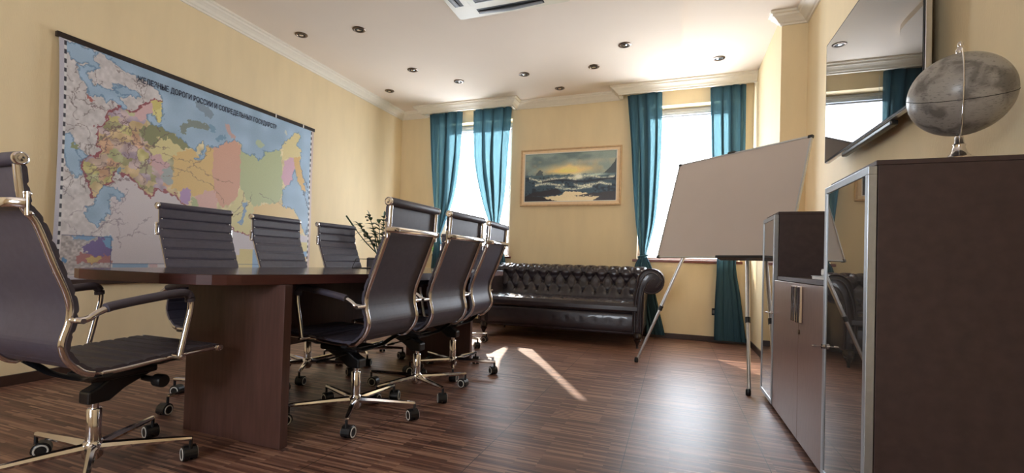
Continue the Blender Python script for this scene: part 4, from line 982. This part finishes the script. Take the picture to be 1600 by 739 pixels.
b = NB(); board_box(b, 0.10, 0.52, BV0-0.014, BV0-0.006, 0.0, 0.075); board_box(b, 0.10, 0.52, BV0-0.014, BV0+0.004, 0.071, 0.075); obj('pen_tray', b, MT['plastic'], wb)
b = NB(); board_box(b, -0.05, 0.02, BV1-0.004, BV1+0.012, 0.004, 0.03); obj('top_clip', b, MT['plastic'], wb)
for (u0, u1_) in ((0-L_, 0.243-L_), (1.085-L_, 0.861-L_)):
    k = (u1_-u0)/0.954
    b = NB(); tube(b, [bp_(u0, 0.03, -0.008), bp_(u0+k*0.5, 0.5, -0.008)], 0.012, 12); tube(b, [bp_(u0+k*0.5, 0.5, -0.008), bp_(u0+k*0.955, 0.955, -0.008), bp_(u0+k*1.7, 1.7, -0.008)], 0.0145, 12); lg = obj('leg', b, MT['steel'], wb, smooth=True)
    b = NB(); p = bp_(u0, 0.0, -0.008); lathe(b, [(0.014, 0.0), (0.017, 0.006), (0.017, 0.03), (0.013, 0.045)], 12, (p[0], p[1], 0.0)); obj('rubber_foot', b, MT['plastic'], lg, smooth=True)
    b = NB(); p = bp_(u0+k*0.5, 0.5, -0.008); tube(b, [bp_(u0+k*0.49, 0.49, -0.008), bp_(u0+k*0.53, 0.53, -0.008)], 0.018, 12); obj('clamp', b, MT['plastic'], lg, smooth=True)
# rear legs
for (ut, ub, yb) in ((0.861-L_-0.06, 0.66-L_+0.14, 0.74),):
    b = NB(); P0 = Vector(bp_(ut, 1.55, -0.03)); P1 = Vector((ub, yb+0.1, 0.03)); tube(b, [P0, P1], 0.0125, 12); lg = obj('leg', b, MT['steel'], wb, smooth=True)
    b = NB(); lathe(b, [(0.014, 0.0), (0.017, 0.006), (0.017, 0.03), (0.013, 0.045)], 12, (P1.x, P1.y, 0)); obj('rubber_foot', b, MT['plastic'], lg, smooth=True)

# ------------------------------------------------------------------ things on the table and the sill
px = onZ(566, 416, 0.76)
tr = thing('wire_tray', (-2.30, 3.05, 0.76), 'small black wire document tray on the table in front of the planter', 'tray')
pa_, pb_ = onZ(553, 418, 0.761), onZ(583, 417, 0.761)
cx_, cy_ = -2.24, 3.20
tr.location = (cx_, cy_, 0.765)
b = NB(); w2, d2, h2 = 0.125, 0.10, 0.075
for (z, g) in ((0.003, 0.0), (h2, -0.02)):
    ww, dd = w2+g, d2+g; tube(b, [(-ww, -dd, z), (ww, -dd, z), (ww, dd, z), (-ww, dd, z), (-ww, -dd, z)], 0.0028, 6)
for sx_ in (-1, 1):
    for sy_ in (-1, 1): tube(b, [(sx_*w2, sy_*d2, 0.003), (sx_*(w2-0.02), sy_*(d2-0.02), h2)], 0.0028, 6)
for k in range(5): tube(b, [(-w2, -d2+0.04*k+0.02, 0.003), (w2, -d2+0.04*k+0.02, 0.003)], 0.0014, 5)
obj('wire_frame', b, MT['plastic'], tr, smooth=True)
def leaf(b, base, d, L, wd, n=6, droop=0.3):
    d = Vector(d).normalized(); a, up_ = frame_at(d); rows = []
    for i in range(n+1):
        t = i/n; c = Vector(base)+d*L*t+Vector((0, 0, -1))*droop*L*t*t; w_ = wd*math.sin(math.pi*min(1, t*0.92+0.06))**0.8
        rows.append([b.verts.new(c-a*w_+up_*w_*0.25), b.verts.new(c), b.verts.new(c+a*w_+up_*w_*0.25)])
    for i in range(n):
        for j in range(2): b.faces.new((rows[i][j], rows[i][j+1], rows[i+1][j+1], rows[i+1][j]))
P = onY(592, 412, 3.75)
pc = thing('potted_plant', (P[0], 3.75, 0.7655), 'dark green potted plant with upright leafy stems at the far end of the table', 'plant')
b = NB(); prism(b, rrect(-0.085, 0.085, -0.085, 0.085, 0.02, 4), 0, 0.085); pt_ = obj('pot', b, MT['pot'], pc, bevel=0.004)
b = NB(); prism(b, rrect(-0.078, 0.078, -0.078, 0.078, 0.02, 4), 0.083, 0.088); obj('soil', b, MT['soil'], pt_)
r4 = random.Random(3)
tips = [(577, 338), (600, 340), (568, 362), (586, 366), (612, 352), (560, 352), (605, 372), (592, 350), (541, 338)]
for q, (tx_, ty_) in enumerate(tips):
    T = onY(tx_, ty_, 3.75+r4.uniform(-.08, .08)); T = Vector((T[0]-P[0], T[1]-3.75, T[2]-0.76))
    B0_ = Vector((r4.uniform(-.03, .03), r4.uniform(-.03, .03), 0.086)); mid_ = B0_.lerp(T, 0.5)+Vector((0, 0, -0.03 if q == 8 else 0.04))
    path = smooth_path([tuple(B0_), tuple(mid_), tuple(T)], 8)
    b = NB(); tube(b, path, [0.0065*(1-0.6*i/(len(path)-1)) for i in range(len(path))], 6); st = obj('stem', b, MT['leaf'], pc, smooth=True)
    b = NB()
    if q != 8:
        for i in range(5, len(path)-1, 2):
            d = Vector(path[i+1])-Vector(path[i]); a, u_ = frame_at(d)
            for s in (-1, 1):
                leaf(b, path[i], tuple(d.normalized()*0.5+a*s*0.8+u_*r4.uniform(-.6, .6)), r4.uniform(.07, .10), 0.021)
        leaf(b, path[-1], tuple(Vector(path[-1])-Vector(path[-2])), 0.08, 0.02)
    else:
        for i in range(5, len(path)-1): leaf(b, path[i], (0.7, -0.3, 0.2), 0.035, 0.004)
        tube(b, [path[-6], path[-1]], 0.008, 6)
    obj('leaves', b, MT['leaf'], st)
P = onY(676, 392, YW+0.02)
pc = thing('sill_plant', (P[0]+0.03, YW+0.02, 0.9305), 'small lime-green plant on the left window sill beside the curtain tie', 'plant')
b = NB(); lathe(b, [(0.035, 0), (0.045, 0.07), (0.048, 0.075), (0.040, 0.075)], 16); obj('pot', b, MT['white'], pc, smooth=True)
b = NB()
for k in range(26):
    a = k*2.4; leaf(b, (0.015*math.cos(a), 0.015*math.sin(a), 0.07), (math.cos(a), math.sin(a), 0.9+0.5*math.sin(k)), 0.10, 0.010, droop=0.8)
obj('leaves', b, MT['lime'], pc)

# ------------------------------------------------------------------ ceiling: air conditioner and downlights
ax0, ax1, ay0, ay1 = -1.765, -0.80, 2.72, 3.68
ac = thing('ceiling_air_conditioner', ((ax0+ax1)/2, (ay0+ay1)/2, ZD), 'white four-way cassette air conditioner in the ceiling above the table', 'air conditioner')
h = (ax1-ax0)/2
b = NB(); prism(b, rrect(-h, h, -h, h, 0.03, 4), -0.022, 0.0); prism(b, rrect(-h*0.62, h*0.62, -h*0.62, h*0.62, 0.03, 4), -0.034, -0.022); obj('fascia', b, MT['cream'], ac, bevel=0.006)
b = NB(); g = h*0.50
for k in range(-12, 13): box(b, -g, g, k*g/12.2-0.005, k*g/12.2+0.005, -0.040, -0.0342)
obj('intake_grille', b, MT['grille'], ac)
for k in range(4):
    b = NB(); box(b, -h*0.58, h*0.58, h*0.74, h*0.90, -0.0225, -0.0215); sl_ = obj('air_slot', b, MT['dark'], ac)
    sl_.rotation_euler.z = math.pi/2*k
    b = NB(); tube(b, [(-h*0.56, h*0.85, -0.026), (0, h*0.865, -0.036), (h*0.56, h*0.85, -0.026)], 0.022, 8, r2=0.003); fl = obj('louvre', b, MT['grille'], sl_, smooth=True)
spots_c = [(-2.744, 3.581), (-2.74, 4.541), (-2.389, 4.997), (-1.598, 5.02), (-0.831, 5.039), (-0.477, 4.622)]
spots_b = [(-3.42, 3.58), (-3.44, 5.15), (0.388, 5.325), (-1.346, 5.68)]
names_l = ['recessed downlight in the lowered ceiling, nearest the top of the wall map side', 'recessed downlight in the lowered ceiling, left one above the left window', 'recessed downlight in the lowered ceiling, leftmost of the front row before the far wall', 'recessed downlight in the lowered ceiling, straight above the left edge of the painting', 'recessed downlight in the lowered ceiling, above the right part of the painting', 'largest recessed downlight, in the lowered ceiling right of the air conditioner',
           'bronze downlight in the raised ceiling border above the wall map', 'bronze downlight in the raised ceiling border near the far left corner', 'recessed downlight in the ceiling border above the right window', 'downlight half hidden behind the lowered ceiling edge, above the painting']
for k, (x, y) in enumerate(spots_c+spots_b):
    z = ZD if k < 6 else ZC
    t = thing('ceiling_downlight', (x, y, z), names_l[k], 'ceiling light', group='recessed ceiling downlights')
    b = NB(); lathe(b, [(0.060, 0.0), (0.060, -0.004), (0.055, -0.008), (0.042, -0.009), (0.037, -0.003)], 24); obj('trim_ring', b, MT['spotrim'], t, smooth=True)
    b = NB(); lathe(b, [(0.038, -0.004), (0.022, -0.0035)], 20); obj('reflector', b, MT['dark'], t, smooth=True)
    b = NB(); lathe(b, [(0.021, -0.002), (0.021, -0.007), (0.012, -0.011), (0.002, -0.012)], 16); obj('bulb', b, MT['chrome'], t, smooth=True)
